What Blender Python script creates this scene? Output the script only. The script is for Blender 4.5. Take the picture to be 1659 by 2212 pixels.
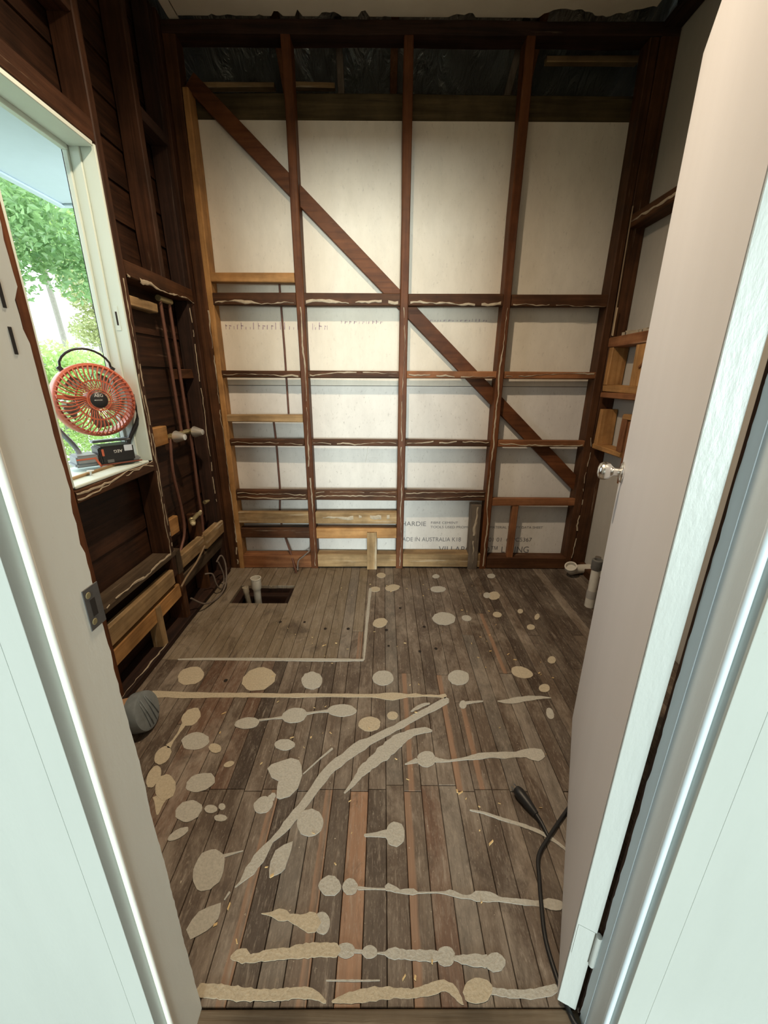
import bpy, bmesh, math, random
from mathutils import Vector, Matrix
for o in list(bpy.data.objects): bpy.data.objects.remove(o, do_unlink=True)
SC = bpy.context.scene
COL = SC.collection
R = random.Random(11)

# ------------------------------------------------------------------ camera
cd = bpy.data.cameras.new('camera'); cam = bpy.data.objects.new('camera', cd); COL.objects.link(cam)
cd.sensor_fit = 'VERTICAL'; cd.sensor_height = 36.0; cd.lens = 868.7/2212*36.0; cd.clip_start = 0.02; cd.clip_end = 200
pit, yaw, rol = .32577, .0026, .0047
f = Vector((0, math.cos(pit), -math.sin(pit))); u = Vector((0, math.sin(pit), math.cos(pit))); r = Vector((1, 0, 0))
Mz = Matrix.Rotation(-yaw, 3, 'Z'); f, u, r = Mz@f, Mz@u, Mz@r
r2 = r*math.cos(rol)+u*math.sin(rol); u2 = u*math.cos(rol)-r*math.sin(rol)
m = Matrix((r2, u2, -f)).transposed().to_4x4(); m.translation = Vector((0, 0, 1.2547)); cam.matrix_world = m
SC.camera = cam

# ------------------------------------------------------------------ world, lights, exposure
SC.view_settings.view_transform = 'Standard'; SC.view_settings.look = 'None'
SC.view_settings.exposure = 0.0; SC.view_settings.gamma = 1.0; SC.view_settings.use_curve_mapping = False
W = bpy.data.worlds.new('sky'); SC.world = W; W.use_nodes = True
bg = W.node_tree.nodes['Background']; bg.inputs[0].default_value = (0.86, 0.97, 1.0, 1); bg.inputs[1].default_value = 5.0
def area(name, loc, rot, sx, sy, power, col):
    l = bpy.data.lights.new(name, 'AREA'); l.shape = 'RECTANGLE'; l.size = sx; l.size_y = sy; l.energy = power; l.color = col
    o = bpy.data.objects.new(name, l); COL.objects.link(o); o.location = loc; o.rotation_euler = rot; return o
HALL = area('hall_daylight', (.5, -9.35, 1.0), (math.radians(90), 0, 0), 2.8, 1.9, 1150, (0.87, 1.0, 0.975))
sl = bpy.data.lights.new('ceiling_downlight', 'SPOT'); sl.energy = 140; sl.color = (1.0, .79, .56); sl.spot_size = math.radians(160); sl.spot_blend = .85; sl.shadow_soft_size = .035
so = bpy.data.objects.new('ceiling_downlight', sl); COL.objects.link(so); so.location = (-.2, 1.15, 2.76)

# ------------------------------------------------------------------ helpers
def wloc(o):
    v = Vector((0, 0, 0))
    while o is not None: v += o.location; o = o.parent
    return v
def link(name, me, mat, parent=None, kind=None):
    o = bpy.data.objects.new(name, me); COL.objects.link(o)
    if mat is not None and len(me.materials) == 0: me.materials.append(mat)
    if parent is not None: o.parent = parent
    if kind: o['kind'] = kind
    return o
def tag(o, label, cat, group=None):
    o['label'] = label; o['category'] = cat
    if group: o['group'] = group
    return o
def empty(name, loc=(0, 0, 0), kind=None):
    o = bpy.data.objects.new(name, None); COL.objects.link(o); o.location = loc; o.empty_display_size = .05
    if kind: o['kind'] = kind
    return o
def finish(bm, name, mat, parent=None, kind=None, smooth=False):
    me = bpy.data.meshes.new(name); bmesh.ops.recalc_face_normals(bm, faces=bm.faces); bm.to_mesh(me); bm.free()
    if smooth:
        for p in me.polygons: p.use_smooth = True
    return link(name, me, mat, parent, kind)
def bmbox(bm, x0, x1, y0, y1, z0, z1):
    vs = [bm.verts.new((x, y, z)) for x in (x0, x1) for y in (y0, y1) for z in (z0, z1)]
    for q in ((0,1,3,2),(4,6,7,5),(0,4,5,1),(2,3,7,6),(0,2,6,4),(1,5,7,3)): bm.faces.new([vs[i] for i in q])
    return vs
def box(name, x0, x1, y0, y1, z0, z1, mat, parent=None, bevel=.003, kind=None, seg=1):
    """axis aligned block; mesh origin at its centre"""
    c = Vector(((x0+x1)/2, (y0+y1)/2, (z0+z1)/2)); bm = bmesh.new()
    bmbox(bm, x0-c.x, x1-c.x, y0-c.y, y1-c.y, z0-c.z, z1-c.z)
    if bevel: bmesh.ops.bevel(bm, geom=list(bm.edges), offset=min(bevel, .35*min(x1-x0, y1-y0, z1-z0)), segments=seg, affect='EDGES', profile=.7)
    o = finish(bm, name, mat, parent, kind)
    o.location = c if parent is None else c - wloc(parent); return o
def timber(name, x0, x1, y0, y1, z0, z1, mat, parent, rough=.0025, bevel=.004):
    """sawn timber: a block cut in a few lengths whose corners wander a little"""
    c = Vector(((x0+x1)/2, (y0+y1)/2, (z0+z1)/2)); h = Vector((x1-x0, y1-y0, z1-z0))/2
    ax = max(range(3), key=lambda i: h[i]); a, b = [i for i in range(3) if i != ax]
    n = max(2, min(9, int(h[ax]*2/.28)+1)); bm = bmesh.new(); rings = []
    e = min(bevel, .3*min(h[a], h[b]))
    for k in range(n):
        t = -1+2*k/(n-1); ring = []
        for sa, sb in ((-1,-1),(1,-1),(1,1),(-1,1)):
            ja, jb = R.uniform(-rough, rough), R.uniform(-rough, rough)
            for q in (0, 1):
                v = Vector((0, 0, 0)); v[ax] = t*h[ax]
                if (q == 0) == (sa*sb > 0): v[a] = sa*h[a]+ja; v[b] = sb*(h[b]-e)+jb
                else: v[a] = sa*(h[a]-e)+ja; v[b] = sb*h[b]+jb
                ring.append(bm.verts.new(v))
        rings.append(ring)
    for k in range(n-1):
        for i in range(8): bm.faces.new((rings[k][i], rings[k][(i+1)%8], rings[k+1][(i+1)%8], rings[k+1][i]))
    bm.faces.new(rings[0]); bm.faces.new(rings[-1])
    o = finish(bm, name, mat, parent); o.location = c - wloc(parent) if parent is not None else c; return o
def obox(name, p0, p1, w, t, upv, mat, parent=None, bevel=.002):
    """bar from p0 to p1, w wide along upv-ish, t thick"""
    p0, p1 = Vector(p0), Vector(p1); d = p1-p0; L = d.length; d.normalize(); up = Vector(upv); s = d.cross(up).normalized(); up = s.cross(d)
    bm = bmesh.new(); bmbox(bm, -t/2, t/2, -w/2, w/2, -L/2, L/2)
    if bevel: bmesh.ops.bevel(bm, geom=list(bm.edges), offset=bevel, segments=1, affect='EDGES')
    o = finish(bm, name, mat, parent)
    M = Matrix((s, up, d)).transposed().to_4x4(); M.translation = (p0+p1)/2
    if parent is not None: M.translation -= wloc(parent)
    o.matrix_local = M; return o
def smoothpts(pts, n=6):
    P = [Vector(p) for p in pts]; out = []
    for i in range(len(P)-1):
        a, b, c, d = P[max(i-1, 0)], P[i], P[i+1], P[min(i+2, len(P)-1)]
        for k in range(n):
            t = k/n; out.append(.5*((2*b)+(c-a)*t+(2*a-5*b+4*c-d)*t*t+(3*b-a-3*c+d)*t**3))
    out.append(P[-1]); return out
def tube_bm(bm, pts, rad, seg=10, caps=True):
    P = [Vector(p) for p in pts]; rings = []; prev = None
    rads = rad if isinstance(rad, (list, tuple)) else [rad]*len(P)
    if len(rads) != len(P):
        m_ = len(rads)-1; q = [i*m_/(len(P)-1) for i in range(len(P))]
        rads = [rads[int(t)]*(1-(t-int(t)))+rads[min(int(t)+1, m_)]*(t-int(t)) for t in q]
    for i, p in enumerate(P):
        d = (P[min(i+1, len(P)-1)]-P[max(i-1, 0)]).normalized()
        if prev is None: a = d.orthogonal().normalized()
        else: a = (prev-d*prev.dot(d)).normalized()
        prev = a; b = d.cross(a)
        rings.append([bm.verts.new(p+(a*math.cos(2*math.pi*k/seg)+b*math.sin(2*math.pi*k/seg))*rads[i]) for k in range(seg)])
    for i in range(len(P)-1):
        for k in range(seg): bm.faces.new((rings[i][k], rings[i][(k+1)%seg], rings[i+1][(k+1)%seg], rings[i+1][k]))
    if caps: bm.faces.new(rings[0]); bm.faces.new(rings[-1])
def tube(name, pts, rad, mat, parent=None, seg=10, smooth=0):
    if smooth: pts = smoothpts(pts, smooth)
    bm = bmesh.new(); off = wloc(parent) if parent is not None else Vector((0, 0, 0))
    tube_bm(bm, [Vector(p)-off for p in pts], rad, seg)
    o = finish(bm, name, mat, parent, smooth=True)
    o.data.set_sharp_from_angle(angle=math.radians(50)); return o
def lathe(name, prof, mat, parent=None, seg=32, M=None, caps=True):
    """prof: (radius, height) pairs turned about local Z, placed by matrix M"""
    bm = bmesh.new(); rings = []
    for rr, z in prof: rings.append([bm.verts.new((rr*math.cos(2*math.pi*k/seg), rr*math.sin(2*math.pi*k/seg), z)) for k in range(seg)])
    for i in range(len(prof)-1):
        for k in range(seg): bm.faces.new((rings[i][k], rings[i][(k+1)%seg], rings[i+1][(k+1)%seg], rings[i+1][k]))
    if caps: bm.faces.new(rings[0]); bm.faces.new(rings[-1])
    o = finish(bm, name, mat, parent, smooth=True); o.data.set_sharp_from_angle(angle=math.radians(40))
    if M is not None: o.matrix_local = M
    return o
def frame(origin, zdir, xhint=(0, 0, 1)):
    z = Vector(zdir).normalized(); x = Vector(xhint); x = (x-z*x.dot(z)).normalized(); y = z.cross(x)
    M = Matrix((x, y, z)).transposed().to_4x4(); M.translation = Vector(origin); return M
def bead(parent, p0, p1, nrm, width, mat, name='adhesive_bead', wob=.006, step=.018, gap=.12, h=.0025):
    """ragged ridge of old adhesive along a timber's face: a ribbon of real thickness that wanders, swells and breaks off"""
    p0, p1, n = Vector(p0), Vector(p1), Vector(nrm); d = p1-p0; L = d.length; d.normalize(); s = d.cross(n).normalized()
    bm = bmesh.new(); N = max(3, int(L/step)); row = None; o1 = 0; w1 = width; off = wloc(parent) if parent is not None else Vector((0, 0, 0))
    for i in range(N+1):
        o1 = max(-wob*2, min(wob*2, o1+R.uniform(-wob, wob)*.8)); w1 = max(width*.25, min(width*1.8, w1+R.uniform(-width, width)*.5))
        if R.random() < gap: row = None; continue
        c = p0+d*(L*i/N)+s*o1-off
        vs = [bm.verts.new(c-s*w1/2), bm.verts.new(c-s*w1*.25+n*h*R.uniform(.6, 1.3)), bm.verts.new(c+s*w1*.25+n*h*R.uniform(.6, 1.3)), bm.verts.new(c+s*w1/2)]
        if row:
            for k in range(3): bm.faces.new((row[k], row[k+1], vs[k+1], vs[k]))
        row = vs
    o = finish(bm, name, mat, parent); return o
def curve_mesh(c, name):
    t = bpy.data.objects.new('tmp', c); COL.objects.link(t); bpy.context.view_layer.update()
    me = bpy.data.meshes.new_from_object(t.evaluated_get(bpy.context.evaluated_depsgraph_get())); me.name = name
    bpy.data.objects.remove(t); bpy.data.curves.remove(c); return me
def text(name, s, loc, size, mat, parent, rot=(math.radians(90), 0, 0), sx=1.0, align='LEFT', ext=.0002):
    c = bpy.data.curves.new(name, 'FONT'); c.body = s; c.size = size; c.align_x = align; c.extrude = ext; c.materials.append(mat)
    o = bpy.data.objects.new(name, curve_mesh(c, name)); COL.objects.link(o); o.parent = parent
    o.location = Vector(loc)-wloc(parent) if parent is not None else loc; o.rotation_euler = rot; o.scale = (sx, 1, 1); return o

# ------------------------------------------------------------------ materials
def newmat(name):
    mt = bpy.data.materials.new(name); mt.use_nodes = True; nt = mt.node_tree
    return mt, nt, nt.nodes['Principled BSDF']
def nd(nt, t, **kw):
    n = nt.nodes.new(t)
    for k, v in kw.items(): setattr(n, k, v)
    return n
def mixc(nt, fac, a, b, mode='MIX'):
    n = nt.nodes.new('ShaderNodeMix'); n.data_type = 'RGBA'; n.blend_type = mode
    for sock, v in ((n.inputs[0], fac), (n.inputs[6], a), (n.inputs[7], b)):
        if isinstance(v, bpy.types.NodeSocket): nt.links.new(v, sock)
        elif isinstance(v, (int, float)): sock.default_value = v
        else: sock.default_value = (*v, 1)
    return n.outputs[2]
def coords(nt, scale, rand=True):
    g = nd(nt, 'ShaderNodeNewGeometry'); v = g.outputs['Position']
    if rand:
        oi = nd(nt, 'ShaderNodeObjectInfo'); mu = nd(nt, 'ShaderNodeVectorMath', operation='SCALE'); mu.inputs[0].default_value = (13.1, 7.7, 5.3)
        nt.links.new(oi.outputs['Random'], mu.inputs[3]); ad = nd(nt, 'ShaderNodeVectorMath', operation='ADD')
        nt.links.new(v, ad.inputs[0]); nt.links.new(mu.outputs[0], ad.inputs[1]); v = ad.outputs[0]
    m_ = nd(nt, 'ShaderNodeVectorMath', operation='MULTIPLY'); nt.links.new(v, m_.inputs[0]); m_.inputs[1].default_value = scale
    return m_.outputs[0]
def noise(nt, vec, scale=1.0, detail=4, rough=.55, dist=0.0):
    n = nd(nt, 'ShaderNodeTexNoise'); nt.links.new(vec, n.inputs['Vector']); n.inputs['Scale'].default_value = scale
    n.inputs['Detail'].default_value = detail; n.inputs['Roughness'].default_value = rough; n.inputs['Distortion'].default_value = dist; return n.outputs[0]
def ramp(nt, fac, stops):
    n = nd(nt, 'ShaderNodeValToRGB'); nt.links.new(fac, n.inputs[0]); e = n.color_ramp.elements
    e[0].position, e[0].color = stops[0][0], (*stops[0][1], 1) if not isinstance(stops[0][1], float) else (stops[0][1],)*3+(1,)
    e[1].position, e[1].color = stops[-1][0], (*stops[-1][1], 1) if not isinstance(stops[-1][1], float) else (stops[-1][1],)*3+(1,)
    for p, c in stops[1:-1]:
        x = e.new(p); x.color = (*c, 1) if not isinstance(c, float) else (c, c, c, 1)
    return n.outputs[0]
def bump(nt, h, strength, dist=.003):
    b = nd(nt, 'ShaderNodeBump'); nt.links.new(h, b.inputs['Height']); b.inputs['Strength'].default_value = strength; b.inputs['Distance'].default_value = dist; return b.outputs[0]
GR = {'x': (2.2, 45, 45), 'y': (45, 2.2, 45), 'z': (45, 45, 2.2)}
_wc = {}
def wood(kind, ax):
    if (kind, ax) in _wc: return _wc[kind, ax]
    c1, c2, dirt, da, rg = {
        'dark':   ((.050, .020, .008), (.118, .048, .019), (.42, .33, .24), .10, .62),
        'red':    ((.088, .028, .010), (.168, .060, .021), (.40, .27, .16), .03, .55),
        'ledge':  ((.050, .033, .020), (.115, .080, .050), (.32, .26, .19), .12, .75),
        'thresh': ((.13, .098, .066), (.23, .18, .125), (.40, .34, .26), .25, .75),
        'ldark':  ((.030, .012, .006), (.085, .036, .018), (.30, .22, .15), .05, .6),
        'black':  ((.018, .010, .008), (.060, .028, .018), (.20, .15, .11), .05, .75),
        'board':  ((.016, .007, .004), (.065, .027, .013), (.30, .22, .16), .04, .6),
        'pine':   ((.36, .17, .055), (.56, .31, .12), (.16, .07, .03), .12, .6),
        'pineold':((.27, .165, .075), (.47, .32, .165), (.62, .55, .42), .34, .75),
        'pinered':((.20, .075, .03), (.36, .16, .07), (.55, .42, .30), .12, .6),
        'olive':  ((.055, .040, .018), (.12, .088, .042), (.02, .015, .01), .2, .8),
        'greywood':((.10, .078, .058), (.19, .15, .115), (.5, .44, .36), .12, .75)}[kind]
    mt, nt, P = newmat('wood_%s_%s' % (kind, ax)); v = coords(nt, GR[ax]); g = noise(nt, v, 1.0, 5, .6, .4)
    col = ramp(nt, g, [(.3, c1), (.7, c2)])
    v2 = coords(nt, (6, 6, 6)); blot = noise(nt, v2, 1.0, 4, .6)
    col = mixc(nt, ramp(nt, blot, [(.35, .55), (.65, 1.0)]), (0, 0, 0), col)
    v3 = coords(nt, tuple(x*.55 for x in GR[ax])); dn = noise(nt, v3, 1.0, 6, .7)
    hi = .78-.28*da
    col = mixc(nt, ramp(nt, dn, [(hi-.12, 0.0), (hi, .85)]), col, dirt)
    nt.links.new(col, P.inputs['Base Color']); P.inputs['Roughness'].default_value = rg; P.inputs['Specular IOR Level'].default_value = .22
    nt.links.new(bump(nt, g, .5, .003), P.inputs['Normal']); _wc[kind, ax] = mt; return mt
def plain(name, col, rough=.5, metal=0.0, var=.0, scale=20, bmp=0.0, spec=.5):
    mt, nt, P = newmat(name); P.inputs['Roughness'].default_value = rough; P.inputs['Metallic'].default_value = metal; P.inputs['Specular IOR Level'].default_value = spec
    v = coords(nt, (scale,)*3, False); n = noise(nt, v, 1.0, 5, .6)
    nt.links.new(mixc(nt, n, tuple(c*(1-var) for c in col), tuple(min(1, c*(1+var)) for c in col)), P.inputs['Base Color'])
    if bmp: nt.links.new(bump(nt, n, bmp), P.inputs['Normal'])
    return mt
def sheetmat(name, base, stain, amt, speck):
    mt, nt, P = newmat(name); P.inputs['Roughness'].default_value = .85
    a = noise(nt, coords(nt, (2.2, 2.2, 1.2), False), 1.0, 5, .65, .3); col = mixc(nt, ramp(nt, a, [(.42, 0.0), (.75, amt)]), base, stain)
    b = noise(nt, coords(nt, (75, 75, 40), False), 1.0, 6, .75); col = mixc(nt, ramp(nt, b, [(.585, 0.0), (.72, speck)]), col, (.24, .21, .19))
    c = noise(nt, coords(nt, (12, 12, 5), False), 1.0, 6, .7); col = mixc(nt, ramp(nt, c, [(.4, 0.0), (.7, .24)]), col, tuple(x*.62 for x in base))
    nt.links.new(col, P.inputs['Base Color']); nt.links.new(bump(nt, b, .12, .002), P.inputs['Normal']); return mt
def plankmat(name, ca, cb, cc, edge=None, wear=.68, speck=.6, rg=.55):
    """old floorboard: per-board tone, grain along Y, grey scuffs, pale specks; edge = (side, width, colour) a bleached strip along one long edge"""
    mt, nt, P = newmat(name); oi = nd(nt, 'ShaderNodeObjectInfo')
    tone = ramp(nt, oi.outputs['Random'], [(0.0, ca), (.5, cb), (1.0, cc)])
    v = coords(nt, (120, 5, 60)); g = noise(nt, v, 1.0, 5, .65, .5)
    col = mixc(nt, ramp(nt, g, [(.3, .45), (.7, 1.0)]), tuple(x*.45 for x in ca), tone)
    s = noise(nt, coords(nt, (7, 3.2, 5), False), 1.0, 8, .74, .5)
    col = mixc(nt, ramp(nt, s, [(.46, 0.0), (.66, wear)]), col, (.36, .305, .245))
    st_ = noise(nt, coords(nt, (70, 9, 9), False), 1.0, 7, .75, .2); col = mixc(nt, ramp(nt, st_, [(.54, 0.0), (.70, .6)]), col, (.40, .34, .275)); col = mixc(nt, ramp(nt, st_, [(.30, .7), (.42, 0.0)]), col, (.06, .04, .028))
    s2 = noise(nt, coords(nt, (4.5, 3.0, 5), False), 1.7, 5, .7, .6); col = mixc(nt, ramp(nt, s2, [(.3, .75), (.46, 0.0)]), col, (.055, .036, .024))
    fine = noise(nt, coords(nt, (230, 60, 60)), 1.0, 4, .7); col = mixc(nt, ramp(nt, fine, [(.56, 0.0), (.75, .55)]), col, (.42, .36, .29))
    if edge:
        tc = nd(nt, 'ShaderNodeTexCoord'); sp = nd(nt, 'ShaderNodeSeparateXYZ'); nt.links.new(tc.outputs['Generated'], sp.inputs[0])
        jit = nd(nt, 'ShaderNodeMath', operation='MULTIPLY_ADD'); nt.links.new(noise(nt, coords(nt, (30, 14, 1)), 1.0, 3, .6), jit.inputs[0]); jit.inputs[1].default_value = .16; nt.links.new(sp.outputs[0], jit.inputs[2])
        a, b = edge[0]; mk = ramp(nt, jit.outputs[0], [(a+.04, 0.0), (a+.12, .9), (b+.02, .9), (b+.14, 0.0)])
        pal = mixc(nt, ramp(nt, g, [(.3, 0.0), (.7, 1.0)]), tuple(x*.7 for x in edge[1]), edge[1]); col = mixc(nt, mk, col, pal)
    sp1 = noise(nt, coords(nt, (85, 85, 85), False), 1.0, 3, .6); col = mixc(nt, ramp(nt, sp1, [(.70, 0.0), (.74, speck)]), col, (.62, .56, .44))
    nt.links.new(col, P.inputs['Base Color']); P.inputs['Roughness'].default_value = rg
    nt.links.new(ramp(nt, s, [(.3, rg-.12), (.7, rg+.15)]), P.inputs['Roughness'])
    nt.links.new(bump(nt, g, .35, .002), P.inputs['Normal']); return mt
def paintmat(name, col, rough=.45, bmp=.15, streak=(8, 8, 1.5)):
    mt, nt, P = newmat(name); P.inputs['Roughness'].default_value = rough
    a = noise(nt, coords(nt, streak, False), 2.0, 5, .6); b = noise(nt, coords(nt, (90, 90, 30), False), 1.0, 4, .6)
    c = mixc(nt, ramp(nt, a, [(.35, 0.0), (.7, .22)]), col, tuple(x*.82 for x in col))
    d = noise(nt, coords(nt, (28, 28, 28), False), 1.0, 5, .7); c = mixc(nt, ramp(nt, d, [(.70, 0.0), (.76, .3)]), c, (.35, .30, .22))
    nt.links.new(c, P.inputs['Base Color']); nt.links.new(bump(nt, b, bmp, .002), P.inputs['Normal']); return mt

M_SHEET_UP = sheetmat('fibre_cement_upper', (.72, .665, .57), (.60, .53, .42), .7, .4)
M_SHEET_LO = sheetmat('fibre_cement_lower', (.72, .69, .645), (.55, .52, .49), .8, .7)
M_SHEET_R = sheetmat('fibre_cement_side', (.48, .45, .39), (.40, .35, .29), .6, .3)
M_ADH = plain('dried_adhesive_grey', (.46, .44, .385), .85, var=.34, scale=170, bmp=.5)
M_ADHC = plain('dried_adhesive_cream', (.50, .43, .315), .85, var=.34, scale=150, bmp=.5)
M_BEAD = plain('old_glue', (.40, .33, .24), .8, var=.35, scale=60, bmp=.3)
M_PAINT = paintmat('white_gloss_paint', (.50, .535, .50))
M_JAMB = paintmat('jamb_paint', (.88, .86, .775))
M_JAMBR = paintmat('jamb_paint_window_tint', (.70, .80, .86))  # blue of the window light on the right jamb, painted into its colour
M_DOOR = paintmat('door_paint', (.70, .70, .72), .5, .08, (3, 3, .5))
M_DOOREDGE = paintmat('door_edge_paint', (.545, .575, .55), .4, .5)
M_WIN = paintmat('window_paint', (.66, .75, .70), .5, .1)
M_SOFFIT = plain('soffit_paint', (.47, .57, .62), .6, var=.04)
M_CEIL = plain('ceiling_board', (.62, .57, .47), .9, var=.12, scale=9, bmp=.2)
M_CHROME = plain('chrome', (.88, .87, .84), .24, 1.0)
M_STEEL = plain('dull_steel', (.20, .20, .20), .45, .8, var=.2, scale=90)
M_BRASS = plain('tarnished_brass', (.42, .36, .20), .5, .7, var=.4, scale=120)
M_COPPER = plain('old_copper', (.14, .062, .042), .55, .35, var=.4, scale=60)
M_PVC = plain('white_pvc', (.60, .57, .50), .5, var=.15, scale=30)
M_RUBBER = plain('black_rubber', (.012, .012, .013), .45, var=.2)
M_BLACKP = plain('black_plastic', (.018, .018, .019), .35, var=.2)
M_GREYP = plain('grey_plastic', (.22, .24, .26), .45, var=.15)
M_TAPE = plain('grey_tape', (.19, .215, .225), .33, var=.35, scale=35, bmp=.5)
M_ORANGE = plain('orange_plastic', (.52, .125, .065), .42, var=.08)
M_CABLE = plain('beige_cable', (.24, .17, .10), .6, var=.25, scale=40)
M_CABLEG = plain('grey_cable', (.15, .12, .10), .6, var=.3, scale=40)
M_INK = plain('black_ink', (.16, .155, .16), .8, var=.5, scale=150)
M_INKP = plain('purple_ink', (.34, .25, .30), .8, var=.4, scale=150)
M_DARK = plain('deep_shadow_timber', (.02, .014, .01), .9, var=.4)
M_WHITE = plain('white_print', (.75, .75, .75), .6)
M_LABEL = plain('pale_blue_label', (.62, .70, .82), .5)
M_CHIP = plain('fresh_wood_chip', (.66, .47, .23), .8, var=.3, scale=90)
def foilmat():
    mt, nt, P = newmat('foil_sarking'); P.inputs['Metallic'].default_value = .85; P.inputs['Roughness'].default_value = .42; P.inputs['Base Color'].default_value = (.55, .58, .55, 1)
    nt.links.new(bump(nt, noise(nt, coords(nt, (16, 5, 5), False), 1.0, 5, .6, 1.0), 1.0, .03), P.inputs['Normal']); return mt
M_FOIL = foilmat()
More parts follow.
